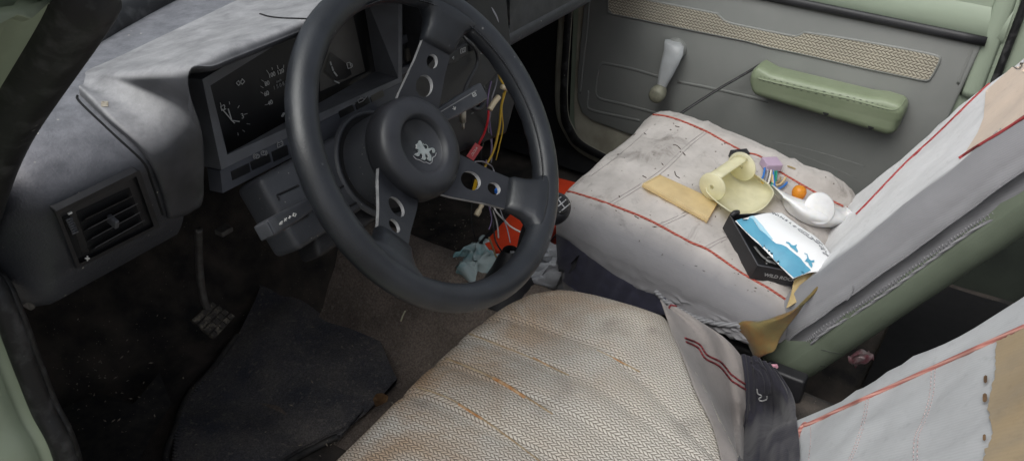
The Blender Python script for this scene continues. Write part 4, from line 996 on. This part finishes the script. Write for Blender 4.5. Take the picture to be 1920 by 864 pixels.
tube('clear_clip', [seatp(1452,468,.004), seatp(1455,470,.004)], .002, M_clear, cm) if False else None
# black tray box and printed pouch
bxn = V((-.10,-.25,.96)).normalized(); bo = seatp(1415,512,.0)
def bp_(x, y, h): return at(x, y, pl=(bo+bxn*h, bxn))
bx_ = thing('black_box', 'open shallow black cardboard box under the blue and white pouch', 'box', tuple(bo))
hh = .030
A, Bq, Cq, Dq = bp_(1369,404,hh), bp_(1421,497,hh), bp_(1500,512,hh), bp_(1452,400,hh)
dn_ = bxn*hh
slab('side_wall', [A, Bq, Bq-dn_, A-dn_], .0022, M_black, bx_)
slab('front_wall', [Bq, Cq, Cq-dn_, Bq-dn_], .0022, M_black, bx_)
slab('back_wall', [A, Dq, Dq-dn_, A-dn_], .0022, M_black, bx_)
obj('box_floor', [A-dn_*.93, Bq-dn_*.93, Cq-dn_*.93, Dq-dn_*.93], [(0,1,2,3)], M_black, bx_, smooth=False)
tube('box_edge', [A, Bq, Cq], .0009, M_stalk, bx_, sides=5, smooth=False)
tube('inner_sheen', [bp_(1415,462,.012), bp_(1432,482,.012), bp_(1455,495,.012)], .0022, M_print, bx_, flat=(bxn, .3))
fdir = (Cq-Bq).normalized()
text('box_lettering', 'WILD ROCK', .0085, Bq.lerp(Cq, .62)-dn_*.55+(RM @ V((0,0,1)))*.0008, fdir, (bxn-fdir*bxn.dot(fdir)).normalized(), M_print, bx_, bold=.0002)
strokes('box_mark', [[(1424,511),(1432,515)],[(1426,517),(1436,519)],[(1428,502),(1438,503)]], lambda x, y: hit(BP, x, y, .026), .0009, M_print, bx_)
tube('torn_corner', [bp_(1372,404,hh), bp_(1378,399,hh+.004), bp_(1384,398,hh)], .004, M_black, bx_, sides=6)
pch = thing('printed_pouch', 'blue and white printed pouch with horse riders and outlined lettering', 'pouch', tuple(bp_(1470,450,hh)))
gr = [[bp_(1379,414,hh+.004), bp_(1415,404,hh+.006), bp_(1438,399,hh+.006), bp_(1466,399,hh+.002)],
      [bp_(1408,444,hh+.004), bp_(1438,432,hh+.012), bp_(1466,422,hh+.014), bp_(1500,424,hh+.002)],
      [bp_(1430,464,hh+.006), bp_(1464,456,hh+.016), bp_(1498,446,hh+.018), bp_(1533,446,hh+.004)],
      [bp_(1460,496,hh+.004), bp_(1494,484,hh+.014), bp_(1528,470,hh+.016), bp_(1555,472,hh+.004)],
      [bp_(1487,522,hh+.002), bp_(1518,511,hh+.008), bp_(1542,508,hh+.008), bp_(1561,496,hh+.002)]]
pg = obj('pouch_sheet', *sheet(grid3(gr, 8, 8)), M_paper, pch)
Bp = bvh(pg); thick(pg, .0012)
drape('blue_hill', Bp, [(1380,414),(1403,407),(1412,412),(1418,422),(1425,432),(1436,440),(1446,450),(1455,457),(1465,459),(1474,463),(1482,470),(1492,478),(1500,484),(1506,492),(1512,499),(1518,504),(1520,507),(1503,516),(1488,521),(1472,506),(1459,495),(1444,479),(1430,464),(1420,452),(1408,443),(1394,430)], .0012, M_blue, pch, step=5)
drape('pale_hill', Bp, [(1404,407),(1412,405),(1420,413),(1430,424),(1440,437),(1450,450),(1444,448),(1436,440),(1425,431),(1414,414)], .0010, M_sky, pch, step=5)
for pts in ([(1473,456),(1478,458),(1482,464),(1488,468),(1494,474),(1496,472),(1492,464),(1494,459),(1488,461),(1484,460),(1479,455),(1474,454)], [(1507,476),(1512,478),(1513,484),(1510,488),(1508,490),(1514,492),(1517,498),(1521,503),(1523,498),(1521,493),(1526,492),(1526,488),(1520,489),(1516,486),(1513,477),(1508,475)]):
    drape('rider_print', Bp, pts, .0014, M_blue, pch, step=5)
# outlined capitals following the curved right edge
tp_ = [(1452,402),(1459,405),(1466,409),(1474,414),(1482,419),(1489,425), None, (1501,433),(1509,438),(1517,444),(1526,450),(1535,456),(1541,465),(1546,475),(1551,485)]
word = 'WINSLE COUNTRY'; up2 = None
for i, (ch, pxy) in enumerate(zip(word, [t for t in tp_])):
    if ch == ' ' or pxy is None: continue
    nb = [t for t in tp_[max(0,i-1):i+2] if t]; a, b = hit(Bp, *nb[0]), hit(Bp, *nb[-1]); exx = (b-a).normalized()
    o = hit(Bp, pxy[0], pxy[1], .0010); nrm = hit(Bp, pxy[0], pxy[1], .01)-hit(Bp, pxy[0], pxy[1], 0); nrm.normalize(); eyy = nrm.cross(exx).normalized()
    s_ = .0098 if i < 6 else .0150
    text('lettering', ch, s_, o, exx, eyy, M_ink, pch, bold=.0006 if i > 6 else 0); text('lettering_fill', ch, s_, o+nrm*.0004, exx, eyy, M_paper, pch, bold=-.0004) if i > 6 else None
fm = thing('brown_film', 'crumpled translucent brown film between the pouch and the passenger backrest', 'wrapper', tuple(at(1520,530,X=.07)))
gr = [[bp_(1492,522,hh-.004), bp_(1520,508,hh-.003), bp_(1552,500,hh-.003), bp_(1570,486,hh-.002)],
      [bp_(1484,545,.010), bp_(1508,530,.022), bp_(1530,520,.018), bp_(1560,505,.016)],
      [bp_(1474,578,.004), bp_(1500,562,.014), bp_(1520,545,.012), bp_(1545,525,.010)]]
thick(obj('film_sheet', *sheet([[p+bxn*nz(p, 60, .004) for p in r] for r in grid3(gr, 8, 8)]), M_kraft, fm), .0008)
gb = thing('grey_clip', 'small grey green plastic clip wedged beside the pouch', 'clip', tuple(seatp(1570,462)))
obj('clip_body', *rbox((.012,.007,.008), .002, 2, lambda p: seatp(1568,468,.01)+p), mat('clip_grey', (.16,.17,.145), .6), gb)
obj('clip_arm', *rbox((.004,.012,.005), .001, 2, lambda p: seatp(1580,448,.008)+p), M_steel, gb)

# crumbs on the cloth: nobody could count them
mb = MB(); rnd = random.Random(5)
for i in range(190):
    x = rnd.uniform(1060, 1590); y = rnd.uniform(225, 560)
    p, nml, idx, d_ = BP.ray_cast(CAM, ray(x, y).normalized())
    if p is None or nml.z < .6: continue
    s = rnd.choice((.0007,.0009,.0012,.0019)); a = rnd.uniform(0, 6.28); u_ = V((math.cos(a), math.sin(a), .1)); w_ = V((-math.sin(a), math.cos(a), 0)); l_ = s*rnd.choice((1,1.4,2.6))
    c = p+nml*.0006; mb.add([c-u_*l_, c+w_*s*.6, c+u_*l_, c-w_*s*.6, c+nml*s*.7], [(0,1,4),(1,2,4),(2,3,4),(3,0,4)])
for pts in ([(1262,272),(1270,274),(1276,280)],[(1265,322),(1268,330),(1274,334)],[(1280,286),(1285,292)],[(1266,237),(1274,239)],[(1190,405),(1198,410)],[(1205,330),(1212,334)]):
    mb.add(*tube_vf(hits(BP, pts, .0006, 3), .0008, 5))
tag(mb.build('crumbs', M_seed, None, smooth=False), 'dark crumbs and bits scattered over the white passenger cushion', 'crumbs', kind='stuff')
lf = thing('seed_husk', 'tan seed husk near the far edge of the passenger cushion', 'husk', tuple(seatp(1483,315)))
obj('husk_shell', *rbox((.006,.0025,.0015), .0014, 2, lambda p: seatp(1484,314,.002)+(seatp(1490,317)-seatp(1477,312)).normalized()*p[0]+Y_*p[1]+Z_*p[2]), M_kraft, lf)

# ================================================================== FLOOR: mat, pedals, gear lever, litter
def matz(x, y): return floor_z(x, y)
mt = thing('floor_mat', 'large dark blue black carpet mat with whipped edge in front of the driver seat', 'floor mat', (-.35,.45,.01))
def mp(x, y):
    p = at(x, y, Z=.02)
    if p.y > .63: p = at(x, y, pl=(V((0,.63,.02)), V((0,-.85,1)).normalized()))
    return p
mout = [(322,880),(331,800),(352,745),(400,690),(445,630),(480,560),(500,500),(560,470),(640,480),(680,540),(705,620),(735,690),(757,735),(735,770),(700,793),(620,825),(540,868),(500,900)]
def relief(p): return p+V((0,0,nz(p, 7, .016)+nz(p, 16, .007, 3)-.010*math.exp(-((p.x+.30-.25*(p.y-.45))/.026)**2)-.006*math.exp(-((p.y-.47-.2*(p.x+.4))/.022)**2)))
BM = BVHTree.FromPolygons([relief(V((-.75+1.1*i/60, .2+.43*j/40, .022))) for j in range(41) for i in range(61)]+[relief(V((-.75+1.1*i/60, .63+.3*j/20, .022+.255*j/20))) for j in range(1,21) for i in range(61)], [(j*61+i, j*61+i+1, (j+1)*61+i+1, (j+1)*61+i) for j in range(60) for i in range(60)])
mo = drape('mat_pile', BM, mout, 0, M_mat, mt, step=12)
tube('whipped_edge', hits(BM, mout[-5:]+mout[:5], .002, 6), .0055, M_whip, mt) 
mb = MB()
q = hits(BM, [mout[-6]]+mout[-5:], .004, 14); q2 = hits(BM, [(x-3, y-9) for x, y in [mout[-6]]+mout[-5:]], .003, 14)
for a, b in zip(q, q2): mb.add(*tube_vf([a, b], .0016, 5))
mb.build('whip_stitching', M_mat, mt); mb = MB()
q = hits(BM, mout[:4], .004, 14); q2 = hits(BM, [(x+9, y+2) for x, y in mout[:4]], .003, 14)
for a, b in zip(q, q2): mb.add(*tube_vf([a, b], .0016, 5))
mb.build('whip_stitching', M_mat, mt)
m2 = thing('ribbed_mat', 'black ribbed rubber mat corner at the far left of the driver footwell', 'floor mat', (-.6,.45,.01))
drape('floor_sheet', BM, [(115,770),(190,740),(250,760),(300,700),(322,760),(262,862),(240,900),(130,900)], .004, M_whip, m2, step=16)
bpd = thing('brake_pedal', 'worn brake pedal with grimy square tread hanging on a thin arm', 'pedal', tuple(at(400,600,X=-.385)))
pc0 = at(400,599,X=-.385); pn = V((-.25,-.75,.62)).normalized(); pu = at(448,600,pl=(pc0,pn))-at(352,600,pl=(pc0,pn)); pu.normalize(); pv = pn.cross(pu).normalized()
def pp_(x, y, d=0): return at(x, y, pl=(pc0+pn*d, pn))
slab('pad', [pp_(*p) for p in [(357,598),(396,565),(442,592),(402,636)]], .012, M_pedal, bpd, bevel=.003)
mb = MB()
for i in range(5):
    for j in range(4):
        u_ = (i+.5)/5; v_ = (j+.5)/4
        a = V((357,598,0)).lerp(V((402,636,0)), v_); b = V((396,565,0)).lerp(V((442,592,0)), v_); c = a.lerp(b, u_); o = pp_(c.x, c.y, .001)
        mb.add(*rbox((.0042,.0042,.0028), .001, 1, frame(o, (pp_(396,565)-pp_(357,598)).normalized(), (pp_(402,636)-pp_(357,598)).normalized(), pn)))
mb.build('tread_blocks', M_pedal, bpd)
tube('pedal_arm', [pp_(398,590,-.012), at(384,565,X=-.385,), at(376,520,X=-.383), at(373,470,X=-.38), at(373,430,X=-.38)], .0055, M_steel, bpd)
cl = thing('brake_bracket', 'dull metal pedal bracket under the dashboard edge', 'bracket', tuple(at(420,432,X=-.36)))
obj('bracket_plate', *rbox((.010,.008,.004), .002, 2, lambda p: at(420,432,X=-.36)+p), M_steel, cl)
hk = thing('side_clip', 'grey metal clip under the left end of the dashboard', 'clip', tuple(at(47,555,X=-.70)))
obj('clip_plate', *rbox((.003,.008,.012), .002, 2, lambda p: at(47,555,X=-.715)+p), M_steel, hk)
gv = thing('gear_lever', 'black gear lever knob with chrome shift pattern beside the passenger cushion', 'gear lever', (.0,.03,.15))
kc = at(1038,392,X=-.030); kn = V((-.30,-.62,.72)).normalized(); k1 = kn.cross(X_).normalized(); k2 = kn.cross(k1)
KF = frame(kc, k1, k2, kn)
obj('knob', *lathe_vf([(0,.024),(.013,.0235),(.0195,.019),(.0235,.008),(.0238,-.004),(.020,-.022),(.0125,-.038),(.010,-.052),(0,-.052)], KF, 40), M_hub, gv)
obj('shift_plate', *lathe_vf([(0,.0258),(.0125,.0250),(.0150,.0232),(.0150,.020)], KF, 32), M_gauge, gv)
mb = MB()
for sg in [[(-.008,-.007),(-.008,.007)],[(0,-.007),(0,.007)],[(.008,-.007),(.008,.007)],[(-.008,0),(.008,0)]]:
    mb.add(*tube_vf([KF((a, b, .0262)) for a, b in sg], .0010, 5))
mb.build('shift_pattern', M_edge, gv)
for k_, (u_, v_) in enumerate([(-.008,.010),(-.008,-.010),(0,.010),(0,-.010),(.008,.010)]): text('shift_number', str(k_+1), .005, KF((u_, v_, .0258)), k1, k2, M_white, gv)
tube('lever_rod', [kc-kn*.05, kc-kn*.10, V((.02,.10,.15))], .007, M_black, gv)
gai = lathe_vf([(.012,.09),(.022,.07),(.030,.05),(.040,.03),(.055,0)], frame((.02,.11,.13), X_, Y_, Z_), 24); obj('gaiter', *gai, M_black, gv)
# red plastic case lying across the tunnel
rc = thing('red_case', 'bright red plastic case lying on the floor behind the steering wheel', 'case', tuple(at(980,450,Z=.17)))
r0_, r1_ = at(962,452,Z=.175), at(1050,350,Z=.175); ra = (r1_-r0_).normalized(); rv = Z_.cross(ra).normalized(); L_ = (r1_-r0_).length
RCf = lambda p: r0_+ra*(p[0]+L_/2)+rv*p[1]+Z_*(p[2]-.028)
rcb = obj('case_body', *rbox((L_/2+.035,.046,.028), .006, 4, RCf), M_red, rc)
obj('case_slot', *rbox((L_/2+.030,.010,.0015), .001, 2, lambda p: RCf((p[0], p[1]+.042, p[2]+.026))), M_void, rc)
tube('case_seam', [RCf((L_*.5*t-.0, -.047, .006)) for t in (-1.2,0,1.2)], .0012, M_void, rc)
# crumpled cloths
def crumple(name, label, cat, c, h, m, seed, rot=0):
    t = thing(name, label, cat, tuple(c)); ca, sa = math.cos(rot), math.sin(rot)
    def d(p):
        n_ = noise.noise_vector(V((p[0]*28+seed, p[1]*28, p[2]*28)))*.030+noise.noise_vector(V((p[0]*70+seed, p[1]*70, p[2]*70)))*.012
        rg = abs(noise.noise(V((p[0]*45+seed, p[1]*45, p[2]*45))))*.020
        q = p+n_+V((0,0,-rg)); return V(c)+V((q.x*ca-q.y*sa, q.x*sa+q.y*ca, q.z))
    obj('crumpled_cloth', *rbox(h, min(h)*.9, 26, d), m, t); return t
crumple('cyan_cloth', 'crumpled pale cyan cloth on the tunnel under the steering wheel rim', 'cloth', at(897,492,Z=.15), (.052,.038,.022), M_cyan, 3, .5)
crumple('grey_rag', 'crumpled pale grey rag between the wheel rim and the tweed cushion', 'rag', at(1012,497,Z=.17), (.030,.050,.018), M_rag, 9, .3)
tk = thing('paper_tub', 'grey blue paper, built as a tub, half hidden behind the wheel rim in front of the passenger seat', 'tub', tuple(at(1018,492,Z=.16)))
obj('paper_as_tub', *lathe_vf([(0,-.03),(.022,-.03),(.026,.0),(.027,.012),(.024,.012),(.022,-.01),(0,-.012)], frame(at(1018,488,Z=.18), X_, Y_, Z_), 20), M_rag, tk)  # piece of grey blue paper given a made-up tub shape
lv = thing('dry_leaf', 'curled dry brown leaf on the carpet at the corner of the driver cushion', 'leaf', tuple(at(715,748,Z=.03)))
gr = [[at(700,748,Z=.030),at(705,738,Z=.045),at(716,736,Z=.045)],[at(702,756,Z=.035),at(712,748,Z=.030),at(728,742,Z=.045)],[at(705,762,Z=.045),at(716,758,Z=.036),at(726,752,Z=.036)]]
thick(obj('blade', *sheet(grid3(gr, 6, 6)), M_leaf, lv), .0008)
tw = thing('floor_twig', 'thin pale twig lying on the brown tunnel carpet', 'twig', tuple(at(755,590,Z=.12)))
obj('stick', *tube_vf([at(752,602,Z=.10), at(755,592,Z=.105), at(760,582,Z=.11)], .0013, 5), M_cream, tw)
# pale grit on the floor
mb = MB(); rnd = random.Random(11)
def chip(c, s, nrm=Z_):
    a = rnd.uniform(0, 6.28); u_ = V((math.cos(a), math.sin(a), rnd.uniform(-.3,.5))); w_ = V((-math.sin(a), math.cos(a), rnd.uniform(-.3,.5))); l_ = s*rnd.choice((1,1.2,2.2))
    mb.add([c-u_*l_, c+w_*s*.7, c+u_*l_, c-w_*s*.7, c+nrm*s*.8], [(0,1,4),(1,2,4),(2,3,4),(3,0,4)])
for i in range(260):
    zone = rnd.random()
    if zone < .35: x, y = rnd.gauss(200, 60), rnd.gauss(720, 60)
    elif zone < .55: x, y = rnd.uniform(340, 740), rnd.uniform(560, 860)
    elif zone < .8: x, y = rnd.gauss(860, 50), rnd.gauss(430, 40)
    else: x, y = rnd.uniform(700, 930), rnd.uniform(480, 720)
    c = hit(BM, x, y, .004) if y > 540 and x < 700 else hit(BF, x, y, .010)
    chip(c, rnd.choice((.0008,.001,.0014,.002)))
tag(mb.build('floor_grit', M_chip, None, smooth=False), 'pale grit and flakes scattered on the dark footwell carpet', 'grit', kind='stuff')

# ================================================================== WIRES HANGING UNDER THE DASHBOARD
def wire(name, label, pts, c, r=.0016, D=None):
    """pts: x, y and Y depth"""
    q = [at(x, y, Y=Yd) for x, y, Yd in pts]
    t = thing(name, label, 'wire', tuple(q[0])); t['group'] = 'loose wires under the dashboard'
    tube('strand', q, r, WM[c], t, sides=6); return t, q
yw, _ = wire('yellow_wire', 'yellow wire with a crimped joint hanging right of the wiper stalk', [(934,128,.17),(937,145,.165),(945,160,.16),(948,168,.16),(940,200,.165),(936,240,.17),(925,285,.175),(908,315,.18),(895,345,.18)], 'yellow', .0020)
tube('crimp', [at(942,163,Y=.158), at(955,168,Y=.16)], .0042, M_clear, yw)
yt = slab('paper_tag', [at(x, y, Y=.175) for x, y in [(891,336),(903,341),(897,362),(885,360)]], .0006, M_tagY, yw)
_ey = (at(885,360,Y=.174)-at(891,336,Y=.174)).normalized(); text('tag_text', 'Batt', .0085, at(895,350,Y=.1735), -_ey, _ey.cross(Y_).normalized()*-1, M_void, yt)
rw_, _ = wire('red_wire', 'red wire with red ACC tag hanging in front of the dark footwell', [(916,208,.16),(915,225,.16),(908,250,.165),(898,270,.17),(892,290,.175)], 'red', .0019)
tube('joint_sleeve', [at(935,182,Y=.16), at(927,192,Y=.16), at(918,206,Y=.16)], .0046, M_clear, rw_)
rtg = slab('paper_tag', [at(x, y, Y=.168) for x, y in [(892,268),(905,276),(888,302),(875,293)]], .0006, M_tagR, rw_)
_a, _b = at(892,268,Y=.167), at(875,293,Y=.167); _ex = (_a-_b).normalized(); _e2 = (at(905,276,Y=.167)-_a).normalized(); text('tag_text', 'ACC', .0085, at(890,284,Y=.1665), -_ex, _ex.cross(Y_).normalized(), M_white, rtg)
wire('purple_wire', 'purple wire hanging from the console beside the yellow wire', [(921,152,.17),(916,175,.17),(914,200,.17),(918,230,.175),(922,262,.18),(920,300,.18)], 'purple', .0015)
wire('grey_wire', 'grey wire hanging left of the purple wire', [(933,140,.17),(930,160,.17),(922,185,.17),(920,210,.17),(916,245,.18),(923,275,.18),(921,305,.18)], 'grey', .0013)
wire('looped_wire', 'pale grey wires looped in a loose coil above the right spoke', [(885,304,.17),(905,303,.175),(922,312,.18),(924,322,.18),(912,322,.17),(898,312,.17),(888,306,.175),(900,318,.18),(915,330,.18),(924,325,.18)], 'grey', .0013)
wire('dark_wire', 'thin dark wire hanging behind the red tag', [(908,262,.18),(902,285,.18),(903,305,.18),(912,325,.18),(905,350,.19)], 'black', .0014)
cw, _ = wire('white_wire', 'white wire reaching from below the spoke to the red case', [(925,380,.17),(930,396,.16),(945,412,.15),(958,425,.14),(978,436,.12)], 'white', .0016)
wire('white_wire', 'short white wire end hanging straight below the right spoke', [(914,380,.17),(924,395,.165),(932,418,.16),(935,446,.155)], 'white', .0015)
wire('black_wire', 'black wire curling down in front of the red case', [(922,385,.16),(925,420,.15),(929,450,.13),(940,470,.12),(950,482,.12)], 'black', .0014)
wire('brown_wire', 'brown wire end hanging beside the red case above the cyan cloth', [(917,445,.15),(925,465,.145),(930,480,.14),(942,490,.13)], 'brown', .0018)
wire('dark_wire', 'dark wire dropping from the lower console to the floor left of the white wires', [(880,250,.19),(878,300,.19),(886,350,.19),(884,410,.18),(893,455,.17)], 'black', .0013)
wire('purple_wire', 'thin purple wire end curling beside the clear connector under the spoke', [(912,300,.18),(910,345,.18),(916,382,.17),(922,410,.16),(917,430,.155)], 'purple', .0011)
wire('grey_wire', 'thin grey wire running down behind the right spoke to the red case', [(926,318,.18),(930,350,.17),(938,392,.155),(950,425,.14),(957,455,.12)], 'grey', .0010)
wire('yellow_wire', 'second thin yellow wire hanging along the inner side of the wheel rim', [(944,175,.162),(941,205,.165),(943,240,.17),(936,275,.175),(930,300,.18)], 'yellow', .0011)
bcn = thing('blue_connector', 'tiny blue spade connector seen through the outer hole of the right spoke', 'connector', tuple(at(934,357,Y=.15)))
obj('sleeve', *rbox((.006,.004,.004), .0015, 2, lambda p: at(934,357,Y=.15)+p), mat('blue_sleeve', (.03,.18,.70), .4), bcn)
tube('wire', [at(936,360,Y=.15), at(941,366,Y=.155), at(943,374,Y=.16)], .0012, WM['cream'], bcn)
ccn = thing('clear_connector', 'clear plastic spade connector hanging under the right spoke', 'connector', tuple(at(898,393,Y=.16)))
tube('sleeve', [at(904,384,Y=.16), at(899,393,Y=.16), at(893,404,Y=.16)], [.0040,.0042,.0042,.004,.0036,.0034,.0046,.005,.0052,.0052,.005,.005,.0048], M_clear, ccn, sides=10)
ant = thing('aerial_plug', 'metal aerial plug hanging under the wiper stalk', 'plug', tuple(at(868,215,Y=.12)))
pq = [at(868,203,Y=.12), at(868,229,Y=.12), at(868.5,231,Y=.12), at(868.5,242,Y=.12)]
obj('plug_barrel', *tube_vf([pq[0], pq[0].lerp(pq[1], .5), pq[1]], .0045, 14), M_lead, ant); obj('plug_pin', *tube_vf([pq[2], pq[3]], .0019, 10), M_lead, ant)
tube('plug_cable', [at(868,203,Y=.12), at(872,170,Y=.13), at(880,150,Y=.14), at(895,120,Y=.15), at(893,95,Y=.15), at(880,80,Y=.15), at(870,68,Y=.16)], .0028, M_black, ant)
for nm, lb, pts, c in [('green_wire', 'green wire in the bundle above the wheel rim', [(893,-5,.18),(905,15,.175),(915,35,.17),(925,60,.17)], 'green'), ('white_wire', 'white wire in the bundle above the wheel rim', [(890,-10,.18),(906,8,.172),(917,26,.17),(925,50,.17)], 'white'), ('grey_wire', 'outer grey wire of the bundle above the wheel rim', [(895,-5,.18),(915,8,.17),(930,30,.165),(936,50,.165),(943,68,.165)], 'grey'), ('grey_wire', 'inner grey wire of the bundle above the wheel rim', [(893,-8,.18),(912,6,.172),(926,28,.167),(932,50,.167),(935,66,.167)], 'grey')]:
    wire(nm, lb, pts, c, .0015)

# ================================================================== BEHIND THE SEATS
rb = thing('rear_bench', 'dark rear bench and floor clutter in the gap behind the front seats', 'rear seat', (.1,-.95,0))
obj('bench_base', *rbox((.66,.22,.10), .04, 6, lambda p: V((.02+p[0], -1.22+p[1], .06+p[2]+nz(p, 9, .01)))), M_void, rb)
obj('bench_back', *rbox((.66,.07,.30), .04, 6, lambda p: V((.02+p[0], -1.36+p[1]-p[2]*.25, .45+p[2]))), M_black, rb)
rm = thing('rear_shade_sheet', 'black sheet added for the shade on the floor behind the front seats', 'mat', (.1,-.8,.01))
obj('floor_sheet', *sheet([[V((-.70+1.38*i/40, -1.0+.55*j/20, floor_z(-.70+1.38*i/40, -1.0+.55*j/20)+.012+nz((i*.2, j*.2, 0), 2, .008))) for i in range(41)] for j in range(21)]), M_void, rm)  # black sheet laid in as the shade on the rear floor
sr = thing('seat_rail', 'dark steel crossbar on the floor behind the passenger seat', 'rail', (.2,-.66,.05))
obj('bar', *rbox((.20,.018,.014), .004, 3, lambda p: V((.26+p[0], -.66+p[1], .10+p[2]))), M_steel, sr)
obj('upright', *rbox((.008,.012,.05), .003, 3, lambda p: V((.14+p[0], -.62+p[1], .08+p[2]))), mat('rusty_steel', (.14,.05,.03), .8), sr)
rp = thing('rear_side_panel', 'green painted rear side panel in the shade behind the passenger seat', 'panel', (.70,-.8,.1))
obj('panel_sheet', [(.715,-.40,-.06),(.715,-1.6,-.06),(.715,-1.6,.62),(.715,-.40,.62)], [(0,1,2,3)], M_greenD, rp)  # shade behind the seat is put into the panel's green
pb = thing('plastic_scrap', 'crumpled pink white plastic scrap on the floor below the passenger backrest', 'scrap', tuple(at(1615,672,X=.15)))
gr = [[at(1590,668,X=.12),at(1605,660,X=.14),at(1630,655,X=.16)],[at(1596,680,X=.13),at(1612,672,X=.11),at(1638,664,X=.15)],[at(1604,690,X=.14),at(1622,680,X=.13),at(1640,672,X=.15)]]
thick(obj('film', *sheet([[p+V((0,0,nz(p, 80, .008))) for p in r] for r in grid3(gr, 6, 6)]), mat('scrap_film', (.50,.42,.42), .4, (.25,.08,.10), 60), pb), .0006)

# ================================================================== LIGHT: overcast daylight
w = bpy.data.worlds.new('World'); S.world = w; w.use_nodes = True; t = w.node_tree; t.nodes.clear()
SUN_EL, SUN_AZ = math.radians(56), math.radians(-78)     # azimuth from +Y towards +X
sk_ = t.nodes.new('ShaderNodeTexSky'); sk_.sky_type = 'NISHITA'; sk_.sun_disc = False
sk_.sun_elevation = SUN_EL; sk_.sun_rotation = SUN_AZ; sk_.air_density = 1.0; sk_.dust_density = 6.0; sk_.ozone_density = 1.0
hs_ = t.nodes.new('ShaderNodeHueSaturation'); hs_.inputs['Saturation'].default_value = .36
bg = t.nodes.new('ShaderNodeBackground'); bg.inputs['Strength'].default_value = .15
wo = t.nodes.new('ShaderNodeOutputWorld')
t.links.new(sk_.outputs[0], hs_.inputs['Color']); t.links.new(hs_.outputs[0], bg.inputs[0]); t.links.new(bg.outputs[0], wo.inputs[0])
ld = bpy.data.lights.new('sun', 'SUN'); ld.energy = 1.5; ld.angle = math.radians(60); ld.color = (1, .985, .965)
lo_ = bpy.data.objects.new('sun', ld); COL.objects.link(lo_)
sd = V((math.sin(SUN_AZ)*math.cos(SUN_EL), math.cos(SUN_AZ)*math.cos(SUN_EL), math.sin(SUN_EL)))
lo_.rotation_euler = sd.to_track_quat('Z', 'Y').to_euler()
S.view_settings.view_transform = 'Standard'; S.view_settings.look = 'None'; S.view_settings.exposure = 0; S.view_settings.gamma = 1
S.render.engine = 'CYCLES'
S.cycles.max_bounces = 6; S.cycles.transparent_max_bounces = 8
